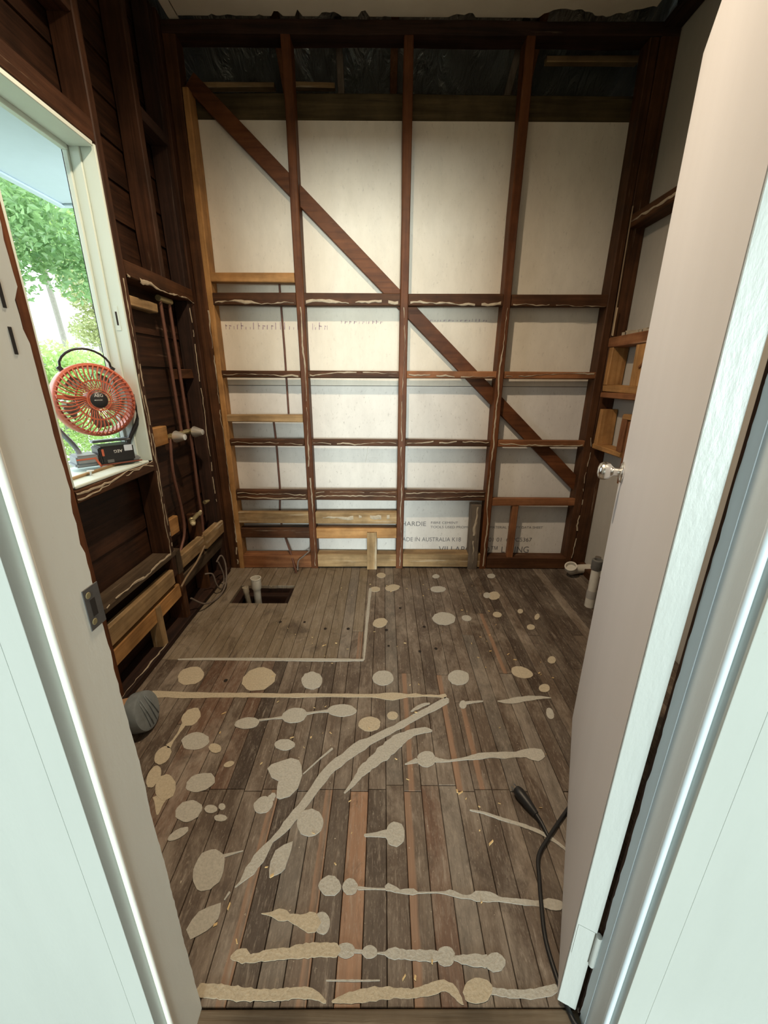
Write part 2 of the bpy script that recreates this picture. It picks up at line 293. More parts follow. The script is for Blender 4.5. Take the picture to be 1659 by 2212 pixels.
PATCHES = [
(1,[-0.8092,1.4836,-0.8218,1.4978,-0.8387,1.5066,-0.8557,1.5059,-0.8712,1.5038,-0.8836,1.4963,-0.8962,1.4884,-0.9019,1.4744,-0.9011,1.4583,-0.8987,1.4422,-0.8891,1.4275,-0.8806,1.4117,-0.8653,1.4018,-0.8495,1.3933,-0.8333,1.393,-0.8193,1.3969,-0.8033,1.3984,-0.7936,1.4092,-0.786,1.4219,-0.7848,1.4379,-0.7879,1.4545,-0.796,1.4707]),
(1,[-0.4858,1.4723,-0.5003,1.4874,-0.5195,1.4965,-0.5402,1.5047,-0.562,1.5028,-0.5805,1.4922,-0.5973,1.4797,-0.6028,1.4592,-0.6105,1.4408,-0.6081,1.4203,-0.6038,1.4,-0.588,1.3854,-0.5747,1.3695,-0.5559,1.3601,-0.5357,1.3618,-0.5169,1.3638,-0.4972,1.3671,-0.4864,1.3835,-0.4753,1.3982,-0.4664,1.4157,-0.4696,1.4356,-0.4708,1.4567]),
(0,[-0.263,1.436,-0.2714,1.4496,-0.2808,1.463,-0.2947,1.4679,-0.308,1.4767,-0.3218,1.4761,-0.3322,1.4678,-0.3452,1.4635,-0.3479,1.4483,-0.3537,1.4358,-0.3516,1.4204,-0.3462,1.4058,-0.3389,1.3922,-0.3292,1.3799,-0.3161,1.3742,-0.3033,1.3702,-0.2902,1.3685,-0.2802,1.3758,-0.2689,1.3809,-0.2633,1.3929,-0.261,1.4065,-0.261,1.4207]),
(1,[-0.7316,1.2663,-0.7422,1.2681,-0.7521,1.2663,-0.7605,1.2611,-0.7699,1.2567,-0.7719,1.244,-0.7768,1.2336,-0.7757,1.2206,-0.7718,1.2081,-0.764,1.1986,-0.7575,1.1879,-0.7479,1.1827,-0.7381,1.1806,-0.7287,1.1812,-0.7189,1.1828,-0.7115,1.19,-0.7068,1.2003,-0.7062,1.2126,-0.7039,1.2247,-0.7096,1.2366,-0.7156,1.2473,-0.7233,1.2561]),
(0,[-0.6351,1.1324,-0.6487,1.1391,-0.6607,1.1467,-0.6751,1.1506,-0.6902,1.1528,-0.7034,1.1494,-0.7131,1.1428,-0.7215,1.1355,-0.726,1.1262,-0.728,1.1157,-0.7192,1.1054,-0.7122,1.0958,-0.7039,1.0857,-0.69,1.0803,-0.6759,1.0786,-0.6626,1.0782,-0.65,1.0801,-0.639,1.0845,-0.6313,1.0917,-0.6258,1.1004,-0.6235,1.1107,-0.63,1.1214]),
(1,[-0.5714,1.0855,-0.5749,1.0908,-0.5801,1.0959,-0.5869,1.0996,-0.594,1.1023,-0.6015,1.1047,-0.608,1.1041,-0.6137,1.1025,-0.6161,1.0984,-0.6174,1.094,-0.6184,1.0893,-0.6145,1.0837,-0.611,1.0785,-0.6051,1.0741,-0.5993,1.0694,-0.5921,1.067,-0.5849,1.0651,-0.5787,1.0658,-0.5746,1.0685,-0.5696,1.0705,-0.5686,1.0752,-0.5699,1.0803]),
(0,[-0.4742,1.209,-0.4829,1.2143,-0.4925,1.2194,-0.5056,1.2205,-0.5189,1.2214,-0.5319,1.2187,-0.5435,1.2142,-0.5529,1.2082,-0.5588,1.2009,-0.5591,1.1931,-0.5598,1.1853,-0.5542,1.1784,-0.5443,1.1737,-0.5335,1.1704,-0.522,1.1679,-0.5094,1.1677,-0.4967,1.1697,-0.4844,1.1733,-0.475,1.1793,-0.4713,1.187,-0.4698,1.1944,-0.4697,1.202]),
(0,[-0.3004,1.2516,-0.3086,1.2604,-0.3204,1.2664,-0.3343,1.2677,-0.3482,1.2694,-0.3617,1.2658,-0.3733,1.2594,-0.3812,1.2504,-0.3888,1.2412,-0.3901,1.2304,-0.3888,1.2197,-0.3817,1.2107,-0.3737,1.2025,-0.3616,1.1983,-0.3496,1.1946,-0.3366,1.1965,-0.3234,1.1975,-0.3118,1.2029,-0.3015,1.2102,-0.2981,1.2208,-0.2938,1.231,-0.2948,1.2418]),
(0,[-0.1071,1.2649,-0.1148,1.2723,-0.123,1.2803,-0.1377,1.2849,-0.1538,1.2878,-0.1706,1.2873,-0.1857,1.2841,-0.1998,1.2799,-0.2094,1.2729,-0.2163,1.2651,-0.2141,1.2563,-0.2138,1.2476,-0.2059,1.2398,-0.1943,1.2334,-0.1797,1.2294,-0.1645,1.2258,-0.148,1.2261,-0.1342,1.2304,-0.1202,1.234,-0.1102,1.2404,-0.1017,1.2478,-0.0997,1.2567]),
(1,[-0.7357,1.0485,-0.7379,1.0585,-0.739,1.0693,-0.7459,1.0775,-0.7522,1.0859,-0.7603,1.0911,-0.7685,1.0926,-0.7765,1.0921,-0.7824,1.0869,-0.7877,1.0812,-0.7906,1.073,-0.7917,1.0636,-0.7897,1.0535,-0.786,1.044,-0.781,1.0352,-0.7746,1.0276,-0.7668,1.0243,-0.7589,1.0203,-0.7513,1.0208,-0.7454,1.0258,-0.7394,1.0305,-0.7367,1.039]),
(1,[-0.7305,0.979,-0.7342,0.9906,-0.7399,1.0002,-0.746,1.0086,-0.7527,1.0127,-0.7593,1.0162,-0.7657,1.0166,-0.771,1.0132,-0.7736,1.005,-0.7761,0.9968,-0.7761,0.986,-0.773,0.9744,-0.7688,0.9639,-0.764,0.954,-0.7578,0.9476,-0.7516,0.9408,-0.7456,0.9405,-0.7397,0.9399,-0.7343,0.9419,-0.7322,0.9503,-0.7298,0.9579,-0.7301,0.9681]),
(1,[-0.6647,0.9462,-0.6714,0.9589,-0.6824,0.9679,-0.6929,0.9772,-0.7044,0.9839,-0.7153,0.9859,-0.7227,0.9814,-0.7309,0.9783,-0.7317,0.9675,-0.7316,0.957,-0.7294,0.9456,-0.7236,0.9336,-0.7167,0.9215,-0.7064,0.912,-0.6958,0.906,-0.6853,0.8997,-0.6756,0.8983,-0.6686,0.9018,-0.663,0.9068,-0.6564,0.9117,-0.6577,0.9229,-0.6591,0.934]),
(0,[-0.559,0.9827,-0.5677,0.9901,-0.5813,0.9902,-0.5938,0.9907,-0.6062,0.9879,-0.6186,0.9842,-0.6283,0.9769,-0.6315,0.9671,-0.6349,0.9579,-0.6313,0.9491,-0.6298,0.9396,-0.6217,0.9325,-0.6102,0.9289,-0.5989,0.9259,-0.5865,0.9253,-0.575,0.9293,-0.5635,0.9331,-0.5553,0.9403,-0.5485,0.9484,-0.5434,0.9576,-0.5471,0.9669,-0.551,0.9757]),
(1,[-0.5105,1.0337,-0.5169,1.0352,-0.5244,1.0343,-0.531,1.0309,-0.5357,1.0262,-0.5378,1.0209,-0.5359,1.0162,-0.5321,1.0123,-0.5251,1.0117,-0.5179,1.0119,-0.5111,1.0152,-0.5062,1.0199,-0.5046,1.0253,-0.5057,1.0304]),
(0,[-0.3147,1.1067,-0.322,1.1122,-0.33,1.1169,-0.3386,1.1218,-0.3495,1.1227,-0.36,1.1226,-0.3706,1.1218,-0.3776,1.1173,-0.3837,1.1124,-0.3869,1.1064,-0.3862,1.0997,-0.3826,1.0934,-0.3778,1.0871,-0.3681,1.0835,-0.3597,1.0791,-0.3494,1.0766,-0.3387,1.0766,-0.3298,1.0794,-0.3225,1.0832,-0.3177,1.0882,-0.3127,1.0935,-0.3121,1.1]),
(0,[-0.3486,0.9078,-0.3569,0.9097,-0.3647,0.913,-0.3733,0.9128,-0.3814,0.9101,-0.3868,0.9042,-0.391,0.8981,-0.3956,0.8918,-0.3951,0.8842,-0.3919,0.8774,-0.3882,0.871,-0.3826,0.8657,-0.3753,0.8621,-0.3673,0.8608,-0.3595,0.8621,-0.3511,0.8629,-0.3447,0.8676,-0.341,0.8741,-0.3378,0.8807,-0.3366,0.8881,-0.338,0.8956,-0.344,0.9012]),
(0,[-0.5662,0.8914,-0.5761,0.8964,-0.587,0.9001,-0.598,0.8992,-0.6079,0.8964,-0.618,0.8929,-0.6225,0.8848,-0.6265,0.8768,-0.6271,0.8677,-0.6221,0.8589,-0.6184,0.8496,-0.6083,0.8441,-0.5983,0.8398,-0.5878,0.8356,-0.5765,0.8349,-0.5665,0.8383,-0.5591,0.8441,-0.5509,0.8496,-0.5503,0.8588,-0.5474,0.8675,-0.5491,0.8772,-0.5553,0.8862]),
(0,[-0.504,0.8769,-0.5084,0.8799,-0.5127,0.8828,-0.5184,0.8844,-0.5242,0.8858,-0.5299,0.8857,-0.5354,0.8851,-0.5389,0.8827,-0.5417,0.8801,-0.5417,0.8766,-0.5421,0.8732,-0.5387,0.8699,-0.5356,0.8666,-0.5314,0.8635,-0.5255,0.862,-0.5198,0.8609,-0.5144,0.8612,-0.5094,0.8621,-0.5059,0.8642,-0.502,0.8663,-0.5012,0.8697,-0.5021,0.8733]),
(0,[-0.4829,0.8847,-0.487,0.8886,-0.4921,0.8902,-0.4967,0.8901,-0.5006,0.8886,-0.5015,0.8846,-0.5014,0.8802,-0.4986,0.8756,-0.494,0.8724,-0.4891,0.8699,-0.4845,0.8702,-0.4812,0.8723,-0.4798,0.8759,-0.48,0.8803]),
(0,[-0.4649,0.8498,-0.4677,0.8525,-0.4724,0.8545,-0.4776,0.8559,-0.4831,0.8568,-0.4888,0.857,-0.4933,0.8558,-0.4983,0.8548,-0.5008,0.8525,-0.5027,0.8499,-0.5007,0.8469,-0.4991,0.8442,-0.4965,0.8415,-0.4923,0.8391,-0.4865,0.8383,-0.4811,0.8376,-0.4755,0.837,-0.4712,0.8384,-0.4662,0.8393,-0.4642,0.8417,-0.4626,0.8442,-0.462,0.847]),
(0,[-0.5683,0.8216,-0.5745,0.8214,-0.5814,0.8196,-0.5881,0.8185,-0.5951,0.8143,-0.602,0.81,-0.6057,0.8044,-0.6095,0.7992,-0.6108,0.7945,-0.6108,0.7903,-0.6094,0.7866,-0.6061,0.7841,-0.6005,0.7838,-0.5941,0.7847,-0.5872,0.7871,-0.5801,0.7903,-0.5741,0.7953,-0.5682,0.8003,-0.5646,0.8057,-0.5622,0.8111,-0.564,0.8148,-0.5654,0.8186]),
(0,[-0.1756,0.8449,-0.182,0.8555,-0.1905,0.8652,-0.2023,0.8696,-0.2139,0.8752,-0.2249,0.8715,-0.2361,0.87,-0.2438,0.8629,-0.2497,0.8545,-0.2518,0.8442,-0.2516,0.8335,-0.2478,0.8228,-0.2411,0.8134,-0.234,0.8036,-0.2228,0.7994,-0.2118,0.7965,-0.2012,0.7973,-0.1915,0.8002,-0.1836,0.8059,-0.1765,0.8129,-0.1734,0.8228,-0.1726,0.8336]),
(0,[-0.4225,0.7124,-0.4257,0.7258,-0.4298,0.7399,-0.439,0.7513,-0.4511,0.7576,-0.4632,0.7629,-0.4754,0.7623,-0.4866,0.7586,-0.4978,0.7533,-0.5021,0.7402,-0.5037,0.727,-0.5039,0.7138,-0.4994,0.7009,-0.4935,0.6888,-0.4846,0.6792,-0.4749,0.67,-0.4632,0.6664,-0.452,0.6679,-0.4409,0.6697,-0.4335,0.6785,-0.4241,0.6858,-0.422,0.699]),
(0,[-0.1084,0.6845,-0.1118,0.6902,-0.1179,0.6946,-0.1241,0.6998,-0.1328,0.7007,-0.1414,0.7016,-0.1483,0.6979,-0.1546,0.6946,-0.1598,0.6903,-0.1628,0.6847,-0.1644,0.6784,-0.161,0.6722,-0.1557,0.6672,-0.1505,0.6622,-0.1437,0.6582,-0.1354,0.658,-0.1278,0.6581,-0.1192,0.6579,-0.1136,0.6622,-0.1083,0.6666,-0.1046,0.6721,-0.1048,0.6785]),
(0,[-0.0622,0.6817,-0.0658,0.6859,-0.0694,0.6899,-0.0739,0.6937,-0.08,0.6948,-0.0861,0.6954,-0.0914,0.6932,-0.0955,0.6897,-0.0992,0.6861,-0.1007,0.6814,-0.102,0.6765,-0.1004,0.6715,-0.0978,0.6669,-0.0933,0.6635,-0.0889,0.6597,-0.0829,0.6598,-0.0775,0.6598,-0.0721,0.6608,-0.0674,0.6633,-0.0642,0.6672,-0.0625,0.6717,-0.0613,0.6766]),
(0,[-0.1257,0.6101,-0.1289,0.6157,-0.1335,0.6198,-0.1383,0.6235,-0.1437,0.6249,-0.149,0.625,-0.1541,0.6236,-0.1589,0.6211,-0.1617,0.616,-0.1618,0.6097,-0.162,0.6038,-0.1599,0.598,-0.1571,0.5925,-0.1536,0.5871,-0.1483,0.5845,-0.1429,0.5832,-0.1374,0.5819,-0.1325,0.584,-0.1285,0.5875,-0.126,0.5924,-0.1242,0.5977,-0.1243,0.6039]),
(0,[-0.0612,0.5581,-0.064,0.5617,-0.068,0.5649,-0.0738,0.5668,-0.0798,0.5681,-0.086,0.5676,-0.0919,0.5667,-0.0972,0.5647,-0.1008,0.5616,-0.1035,0.5582,-0.1032,0.5542,-0.1023,0.5504,-0.0986,0.5472,-0.0946,0.5443,-0.0892,0.5427,-0.0836,0.5413,-0.0777,0.5414,-0.0723,0.5426,-0.0677,0.5447,-0.063,0.5469,-0.062,0.5507,-0.061,0.5543]),
(0,[-0.0097,0.5551,-0.0118,0.5581,-0.0154,0.5604,-0.0195,0.5625,-0.0245,0.5638,-0.0299,0.5637,-0.0346,0.5622,-0.0386,0.5603,-0.0416,0.5578,-0.0435,0.555,-0.045,0.5519,-0.0444,0.5486,-0.0411,0.5461,-0.038,0.5436,-0.034,0.5415,-0.0289,0.5411,-0.024,0.5412,-0.0194,0.5421,-0.0152,0.5437,-0.0117,0.5459,-0.0089,0.5487,-0.0091,0.5519]),
(0,[0.169,0.5497,0.1663,0.554,0.1636,0.5583,0.1585,0.5608,0.1525,0.5617,0.1464,0.5617,0.1403,0.5603,0.1343,0.5582,0.1306,0.5538,0.128,0.5493,0.1252,0.5447,0.1251,0.5397,0.1281,0.5356,0.1311,0.5317,0.1364,0.5299,0.1415,0.5281,0.1475,0.5288,0.1535,0.5291,0.1591,0.5316,0.1634,0.5355,0.1655,0.5402,0.1677,0.5447]),
(0,[0.2807,0.5339,0.2817,0.5387,0.2789,0.5427,0.2761,0.5464,0.2714,0.549,0.2662,0.5515,0.2594,0.5512,0.2527,0.5506,0.2468,0.5479,0.2415,0.5448,0.2377,0.5408,0.235,0.5364,0.2334,0.5318,0.2357,0.5277,0.2387,0.524,0.244,0.522,0.2486,0.5191,0.2555,0.5202,0.2618,0.5205,0.2683,0.5221,0.2727,0.526,0.2776,0.5295]),
(1,[0.2377,0.503,0.2323,0.5068,0.2242,0.5085,0.2164,0.5102,0.2071,0.5104,0.1978,0.5078,0.189,0.5044,0.1825,0.4994,0.1789,0.4938,0.1753,0.4882,0.1777,0.4831,0.1786,0.4777,0.1844,0.4742,0.1926,0.4728,0.2005,0.4718,0.2091,0.4726,0.218,0.4739,0.2267,0.4768,0.232,0.482,0.2374,0.487,0.2406,0.4926,0.2412,0.4983]),
(0,[0.0473,1.4499,0.043,1.462,0.0353,1.4727,0.0243,1.4807,0.011,1.4841,-0.0026,1.483,-0.0163,1.481,-0.0272,1.4725,-0.0364,1.4626,-0.0419,1.4504,-0.0445,1.4372,-0.0417,1.424,-0.0365,1.4117,-0.0256,1.4037,-0.0152,1.3959,-0.0023,1.3933,0.0106,1.3938,0.0228,1.3976,0.0328,1.4052,0.0422,1.4136,0.0481,1.4249,0.0493,1.4375]),
(0,[0.3822,1.4544,0.3821,1.4679,0.3735,1.4771,0.3625,1.483,0.3511,1.4886,0.3373,1.4892,0.3231,1.4856,0.3104,1.4774,0.299,1.4675,0.2909,1.455,0.2882,1.4413,0.2878,1.4282,0.2945,1.418,0.2989,1.4067,0.3102,1.4016,0.3209,1.3953,0.3346,1.3981,0.3479,1.3999,0.3606,1.4068,0.3707,1.417,0.3777,1.4291,0.3808,1.4417]),
(1,[0.6708,1.4667,0.6694,1.4781,0.664,1.4886,0.6571,1.4984,0.6469,1.5059,0.6359,1.5137,0.6223,1.514,0.6089,1.5144,0.5972,1.5096,0.5871,1.5029,0.5829,1.4925,0.5787,1.4825,0.5783,1.4715,0.5815,1.4602,0.5893,1.4504,0.6003,1.4433,0.6128,1.4399,0.6251,1.437,0.637,1.4393,0.6489,1.4417,0.6589,1.4478,0.6675,1.4558]),
(1,[0.7141,1.3896,0.7122,1.3991,0.7036,1.4032,0.6928,1.4029,0.6815,1.3981,0.6713,1.3899,0.6646,1.3791,0.6632,1.3684,0.6673,1.3604,0.6758,1.357,0.6856,1.3567,0.6969,1.3601,0.7066,1.3688,0.712,1.3793]),
(0,[0.6757,1.2615,0.6721,1.2698,0.666,1.2726,0.6585,1.2696,0.6517,1.2606,0.6464,1.2493,0.6431,1.2367,0.6436,1.2253,0.6477,1.2186,0.6534,1.2162,0.6601,1.2184,0.6675,1.2245,0.6728,1.2366,0.6752,1.2493]),
(1,[-0.0068,1.2022,-0.0124,1.2114,-0.0206,1.2192,-0.0324,1.2227,-0.0436,1.2272,-0.0557,1.2255,-0.0668,1.2225,-0.0766,1.2174,-0.0841,1.2101,-0.0881,1.2012,-0.0908,1.1919,-0.09,1.1819,-0.0838,1.1731,-0.0743,1.167,-0.0655,1.16,-0.0535,1.1581,-0.0414,1.1575,-0.0307,1.1619,-0.0192,1.1653,-0.0116,1.1731,-0.008,1.1825,-0.0082,1.1921]),
(1,[0.0597,1.2411,0.0537,1.2483,0.0447,1.2519,0.035,1.2517,0.0265,1.2474,0.0208,1.2403,0.0186,1.2319,0.0206,1.2234,0.0251,1.2154,0.0342,1.2121,0.044,1.2115,0.0531,1.2156,0.0591,1.223,0.0618,1.232]),
(0,[0.1844,1.0528,0.1819,1.061,0.178,1.069,0.1701,1.0737,0.161,1.0751,0.1518,1.0754,0.143,1.0718,0.1347,1.0674,0.1271,1.0614,0.1224,1.0531,0.1226,1.044,0.1204,1.0349,0.1236,1.0267,0.1303,1.021,0.1371,1.0159,0.1458,1.0144,0.1547,1.0137,0.1631,1.0175,0.1714,1.0213,0.1783,1.0275,0.1827,1.0356,0.184,1.0442]),
(0,[0.3406,1.2983,0.3377,1.3054,0.3332,1.3108,0.3263,1.3098,0.3195,1.3059,0.3144,1.2979,0.3107,1.2889,0.31,1.2792,0.3135,1.2723,0.3186,1.2684,0.325,1.2678,0.3319,1.2716,0.3375,1.2794,0.3406,1.289]),
(0,[0.0661,0.813,0.0631,0.8218,0.0592,0.8306,0.0512,0.8339,0.0435,0.836,0.0355,0.8376,0.0277,0.8343,0.0207,0.8292,0.0158,0.8214,0.0131,0.8125,0.011,0.8035,0.011,0.7938,0.0161,0.7865,0.0194,0.7779,0.0267,0.7742,0.0341,0.7725,0.0419,0.7699,0.0492,0.7741,0.0562,0.7786,0.0626,0.7848,0.0652,0.7942,0.0657,0.8035]),
(1,[0.0162,2.4123,0.0092,2.4261,-0.0034,2.4333,-0.0177,2.4341,-0.03,2.4257,-0.038,2.4125,-0.0419,2.3969,-0.0374,2.3815,-0.0282,2.3703,-0.0168,2.3623,-0.0032,2.3618,0.0098,2.3681,0.0168,2.3821,0.0192,2.3973]),
(1,[-0.0169,2.2277,-0.0274,2.2379,-0.0399,2.2451,-0.0541,2.243,-0.0678,2.2388,-0.0763,2.227,-0.0798,2.2129,-0.0744,2.1995,-0.0665,2.1876,-0.0532,2.1817,-0.0388,2.1817,-0.0268,2.189,-0.0172,2.1993,-0.0165,2.2133]),
(1,[0.1064,2.2564,0.0977,2.2635,0.0885,2.2693,0.0783,2.2743,0.0653,2.2755,0.0515,2.2709,0.0403,2.261,0.0294,2.2523,0.0188,2.2422,0.0138,2.2297,0.0151,2.2181,0.0189,2.2083,0.0233,2.1988,0.0331,2.1939,0.044,2.1912,0.0558,2.1894,0.0687,2.1945,0.0811,2.2005,0.0912,2.2101,0.0999,2.2206,0.104,2.2324,0.1091,2.2451]),
(1,[0.0233,1.878,0.0165,1.8867,0.01,1.8965,-0.0012,1.8986,-0.0125,1.8982,-0.0237,1.8942,-0.034,1.8874,-0.0433,1.8786,-0.0477,1.8663,-0.0507,1.8544,-0.0531,1.8419,-0.051,1.8299,-0.0434,1.8217,-0.0344,1.8165,-0.0256,1.8105,-0.0144,1.8121,-0.0033,1.8139,0.0062,1.8221,0.0151,1.8307,0.0206,1.842,0.0235,1.8539,0.0275,1.8668]),
(0,[0.4008,1.9085,0.3948,1.9254,0.3845,1.9395,0.3706,1.9499,0.3539,1.9548,0.3366,1.9585,0.3184,1.9551,0.3029,1.9448,0.2873,1.9344,0.28,1.9176,0.2705,1.9013,0.2716,1.8834,0.2773,1.8671,0.2872,1.8535,0.2991,1.8414,0.3168,1.8395,0.3332,1.834,0.3507,1.8386,0.3658,1.8481,0.3819,1.8573,0.3915,1.8731,0.3957,1.8904]),
(0,[0.4868,1.9042,0.4828,1.9159,0.4742,1.925,0.4622,1.9281,0.4507,1.9253,0.4394,1.9203,0.4353,1.9085,0.4343,1.8966,0.4372,1.8844,0.4466,1.8758,0.4585,1.872,0.4705,1.8743,0.4802,1.8815,0.4858,1.8922]),
(0,[0.3927,2.2267,0.3891,2.237,0.3787,2.2438,0.3691,2.2511,0.3557,2.2543,0.3413,2.2523,0.3277,2.2491,0.3134,2.2453,0.306,2.235,0.2984,2.2258,0.2965,2.2154,0.2974,2.2054,0.3002,2.1955,0.3092,2.1884,0.3189,2.1819,0.332,2.1793,0.3457,2.1799,0.3587,2.1835,0.3726,2.1871,0.3821,2.1959,0.3881,2.2058,0.3946,2.2161]),
(0,[0.3746,2.3991,0.3693,2.4088,0.3611,2.4158,0.3499,2.4162,0.3399,2.4087,0.332,2.3989,0.3282,2.3866,0.3274,2.3734,0.334,2.3641,0.3427,2.3574,0.3538,2.3592,0.364,2.3647,0.3727,2.3741,0.3762,2.3869]),
(1,[0.7109,2.1542,0.7079,2.1656,0.7063,2.1783,0.6998,2.187,0.69,2.1899,0.6791,2.1889,0.6681,2.183,0.6577,2.1756,0.6471,2.1669,0.6414,2.1529,0.6366,2.1397,0.6316,2.1254,0.6355,2.1144,0.6383,2.1031,0.6451,2.0958,0.6538,2.0915,0.6647,2.0944,0.6752,2.0961,0.6851,2.1054,0.6961,2.1131,0.7028,2.1265,0.7093,2.1402]),
(0,[0.6545,2.1613,0.6502,2.1724,0.6435,2.179,0.6342,2.1788,0.6241,2.1728,0.6146,2.161,0.6095,2.145,0.6074,2.1293,0.6119,2.119,0.6179,2.1117,0.627,2.1119,0.6371,2.1171,0.6452,2.1305,0.6524,2.1452]),
(1,[0.6637,1.9406,0.6599,1.9522,0.6523,1.9605,0.642,1.9647,0.6305,1.962,0.6211,1.954,0.6147,1.9433,0.6117,1.9309,0.6149,1.9193,0.6227,1.9114,0.633,1.909,0.6439,1.9103,0.6532,1.9178,0.6599,1.9281]),
(1,[0.795,1.9816,0.7932,1.9896,0.7883,1.9937,0.7816,1.9941,0.7737,1.9906,0.7665,1.9819,0.7621,1.9713,0.76,1.9609,0.762,1.9529,0.7664,1.9476,0.7738,1.9485,0.7815,1.9531,0.7883,1.9615,0.7929,1.9715]),
(1,[0.8671,1.9179,0.8702,1.9299,0.8722,1.9407,0.8695,1.9466,0.8625,1.9452,0.8537,1.9373,0.845,1.9271,0.837,1.9142,0.8336,1.9022,0.8312,1.891,0.835,1.8868,0.8415,1.8876,0.8501,1.8947,0.8591,1.9044]),
(1,[0.8069,1.8295,0.8042,1.8382,0.7968,1.8424,0.7876,1.8443,0.7769,1.8383,0.7673,1.8299,0.7628,1.8188,0.7613,1.8085,0.7639,1.7999,0.7708,1.7951,0.7805,1.7955,0.791,1.7993,0.8002,1.8082,0.8058,1.8191]),
(0,[0.7487,2.4071,0.7437,2.4191,0.7331,2.4244,0.7206,2.4229,0.708,2.4172,0.6971,2.4062,0.6923,2.3919,0.6911,2.3782,0.6954,2.3668,0.7052,2.3618,0.7168,2.3606,0.7298,2.3659,0.7406,2.3777,0.7477,2.3923]),
(1,[0.8132,1.5702,0.8119,1.5796,0.8069,1.586,0.7974,1.5849,0.7876,1.5791,0.7785,1.5703,0.772,1.5591,0.7686,1.5474,0.7725,1.5399,0.7774,1.5341,0.7863,1.5352,0.7959,1.5386,0.8042,1.5485,0.8111,1.5592]),
(1,[-0.761,1.1905,-0.7604,1.1751,-0.758,1.1591,-0.7577,1.1446,-0.7597,1.1315,-0.7606,1.1181,-0.7661,1.1077,-0.7728,1.0982,-0.7623,1.0858,-0.75,1.084,-0.7519,1.0989,-0.7533,1.1137,-0.751,1.1264,-0.7496,1.1399,-0.7478,1.1535,-0.7444,1.1664,-0.7428,1.1805,-0.7517,1.1904]),
(0,[-0.4705,1.2031,-0.4564,1.2063,-0.4419,1.2085,-0.4279,1.2121,-0.413,1.2135,-0.3979,1.2142,-0.3831,1.2159,-0.3823,1.222,-0.3868,1.2272,-0.4014,1.2245,-0.4155,1.2208,-0.4299,1.2177,-0.4449,1.2167,-0.4594,1.2143,-0.4743,1.2129,-0.4746,1.2077]),
(0,[-0.2965,1.2332,-0.2804,1.2385,-0.264,1.2429,-0.2473,1.2463,-0.2297,1.2466,-0.212,1.2466,-0.21,1.2543,-0.2149,1.2614,-0.232,1.2575,-0.2491,1.254,-0.2664,1.2517,-0.2835,1.2487,-0.3008,1.2467,-0.3017,1.2392]),
(1,[-0.7188,0.9088,-0.7059,0.8951,-0.6966,0.882,-0.6885,0.8694,-0.6792,0.8569,-0.6754,0.8548,-0.6729,0.8561,-0.673,0.8675,-0.6744,0.8791,-0.6744,0.8908,-0.6712,0.9023,-0.7,0.919]),
(0,[-0.341,0.8965,-0.3363,0.9011,-0.3361,0.9086,-0.3335,0.9147,-0.3393,0.9234,-0.3488,0.9244,-0.3519,0.9186,-0.3574,0.9144,-0.3583,0.9073,-0.3517,0.8976]),
(0,[-0.3773,0.6742,-0.3655,0.6843,-0.3524,0.6944,-0.3384,0.7044,-0.3322,0.7192,-0.3218,0.7319,-0.317,0.748,-0.3126,0.7646,-0.3083,0.7816,-0.2942,0.7927,-0.2801,0.8056,-0.2672,0.8203,-0.2586,0.8372,-0.2462,0.8521,-0.2369,0.8705,-0.2257,0.8884,-0.2152,0.9071,-0.2051,0.9267,-0.1931,0.9455,-0.1805,0.9645,-0.1702,0.9851,-0.156,1.0016,-0.1373,1.0156,-0.1211,1.0355,-0.1005,1.0509,-0.0814,1.0668,-0.0606,1.0798,-0.0416,1.1006,-0.0186,1.1152,0.0054,1.1292,0.0297,1.1439,0.0536,1.1616,0.0803,1.1744,0.1046,1.1941,0.1309,1.2099,0.157,1.2271,0.1842,1.2438,0.2132,1.2588,0.2416,1.2778,0.2701,1.2979,0.2736,1.3185,0.2613,1.3288,0.2318,1.31,0.2035,1.291,0.1761,1.2715,0.1479,1.2551,0.1203,1.2381,0.0947,1.2184,0.0683,1.2036,0.0445,1.1843,0.0182,1.1722,-0.0068,1.1576,-0.0311,1.1428,-0.055,1.1281,-0.0822,1.1202,-0.105,1.1025,-0.1245,1.0818,-0.1415,1.0614,-0.1625,1.0473,-0.1804,1.028,-0.1961,1.0065,-0.2098,0.9854,-0.22,0.9636,-0.229,0.9421,-0.2394,0.9225,-0.2488,0.9032,-0.2582,0.885,-0.2715,0.8698,-0.2808,0.8519,-0.2918,0.8357,-0.2979,0.8182,-0.3083,0.8038,-0.3181,0.7882,-0.3313,0.7752,-0.3425,0.7617,-0.3529,0.7484,-0.3573,0.7324,-0.3659,0.7193,-0.368,0.7031,-0.371,0.6877,-0.3801,0.6761,-0.3792,0.6746]),
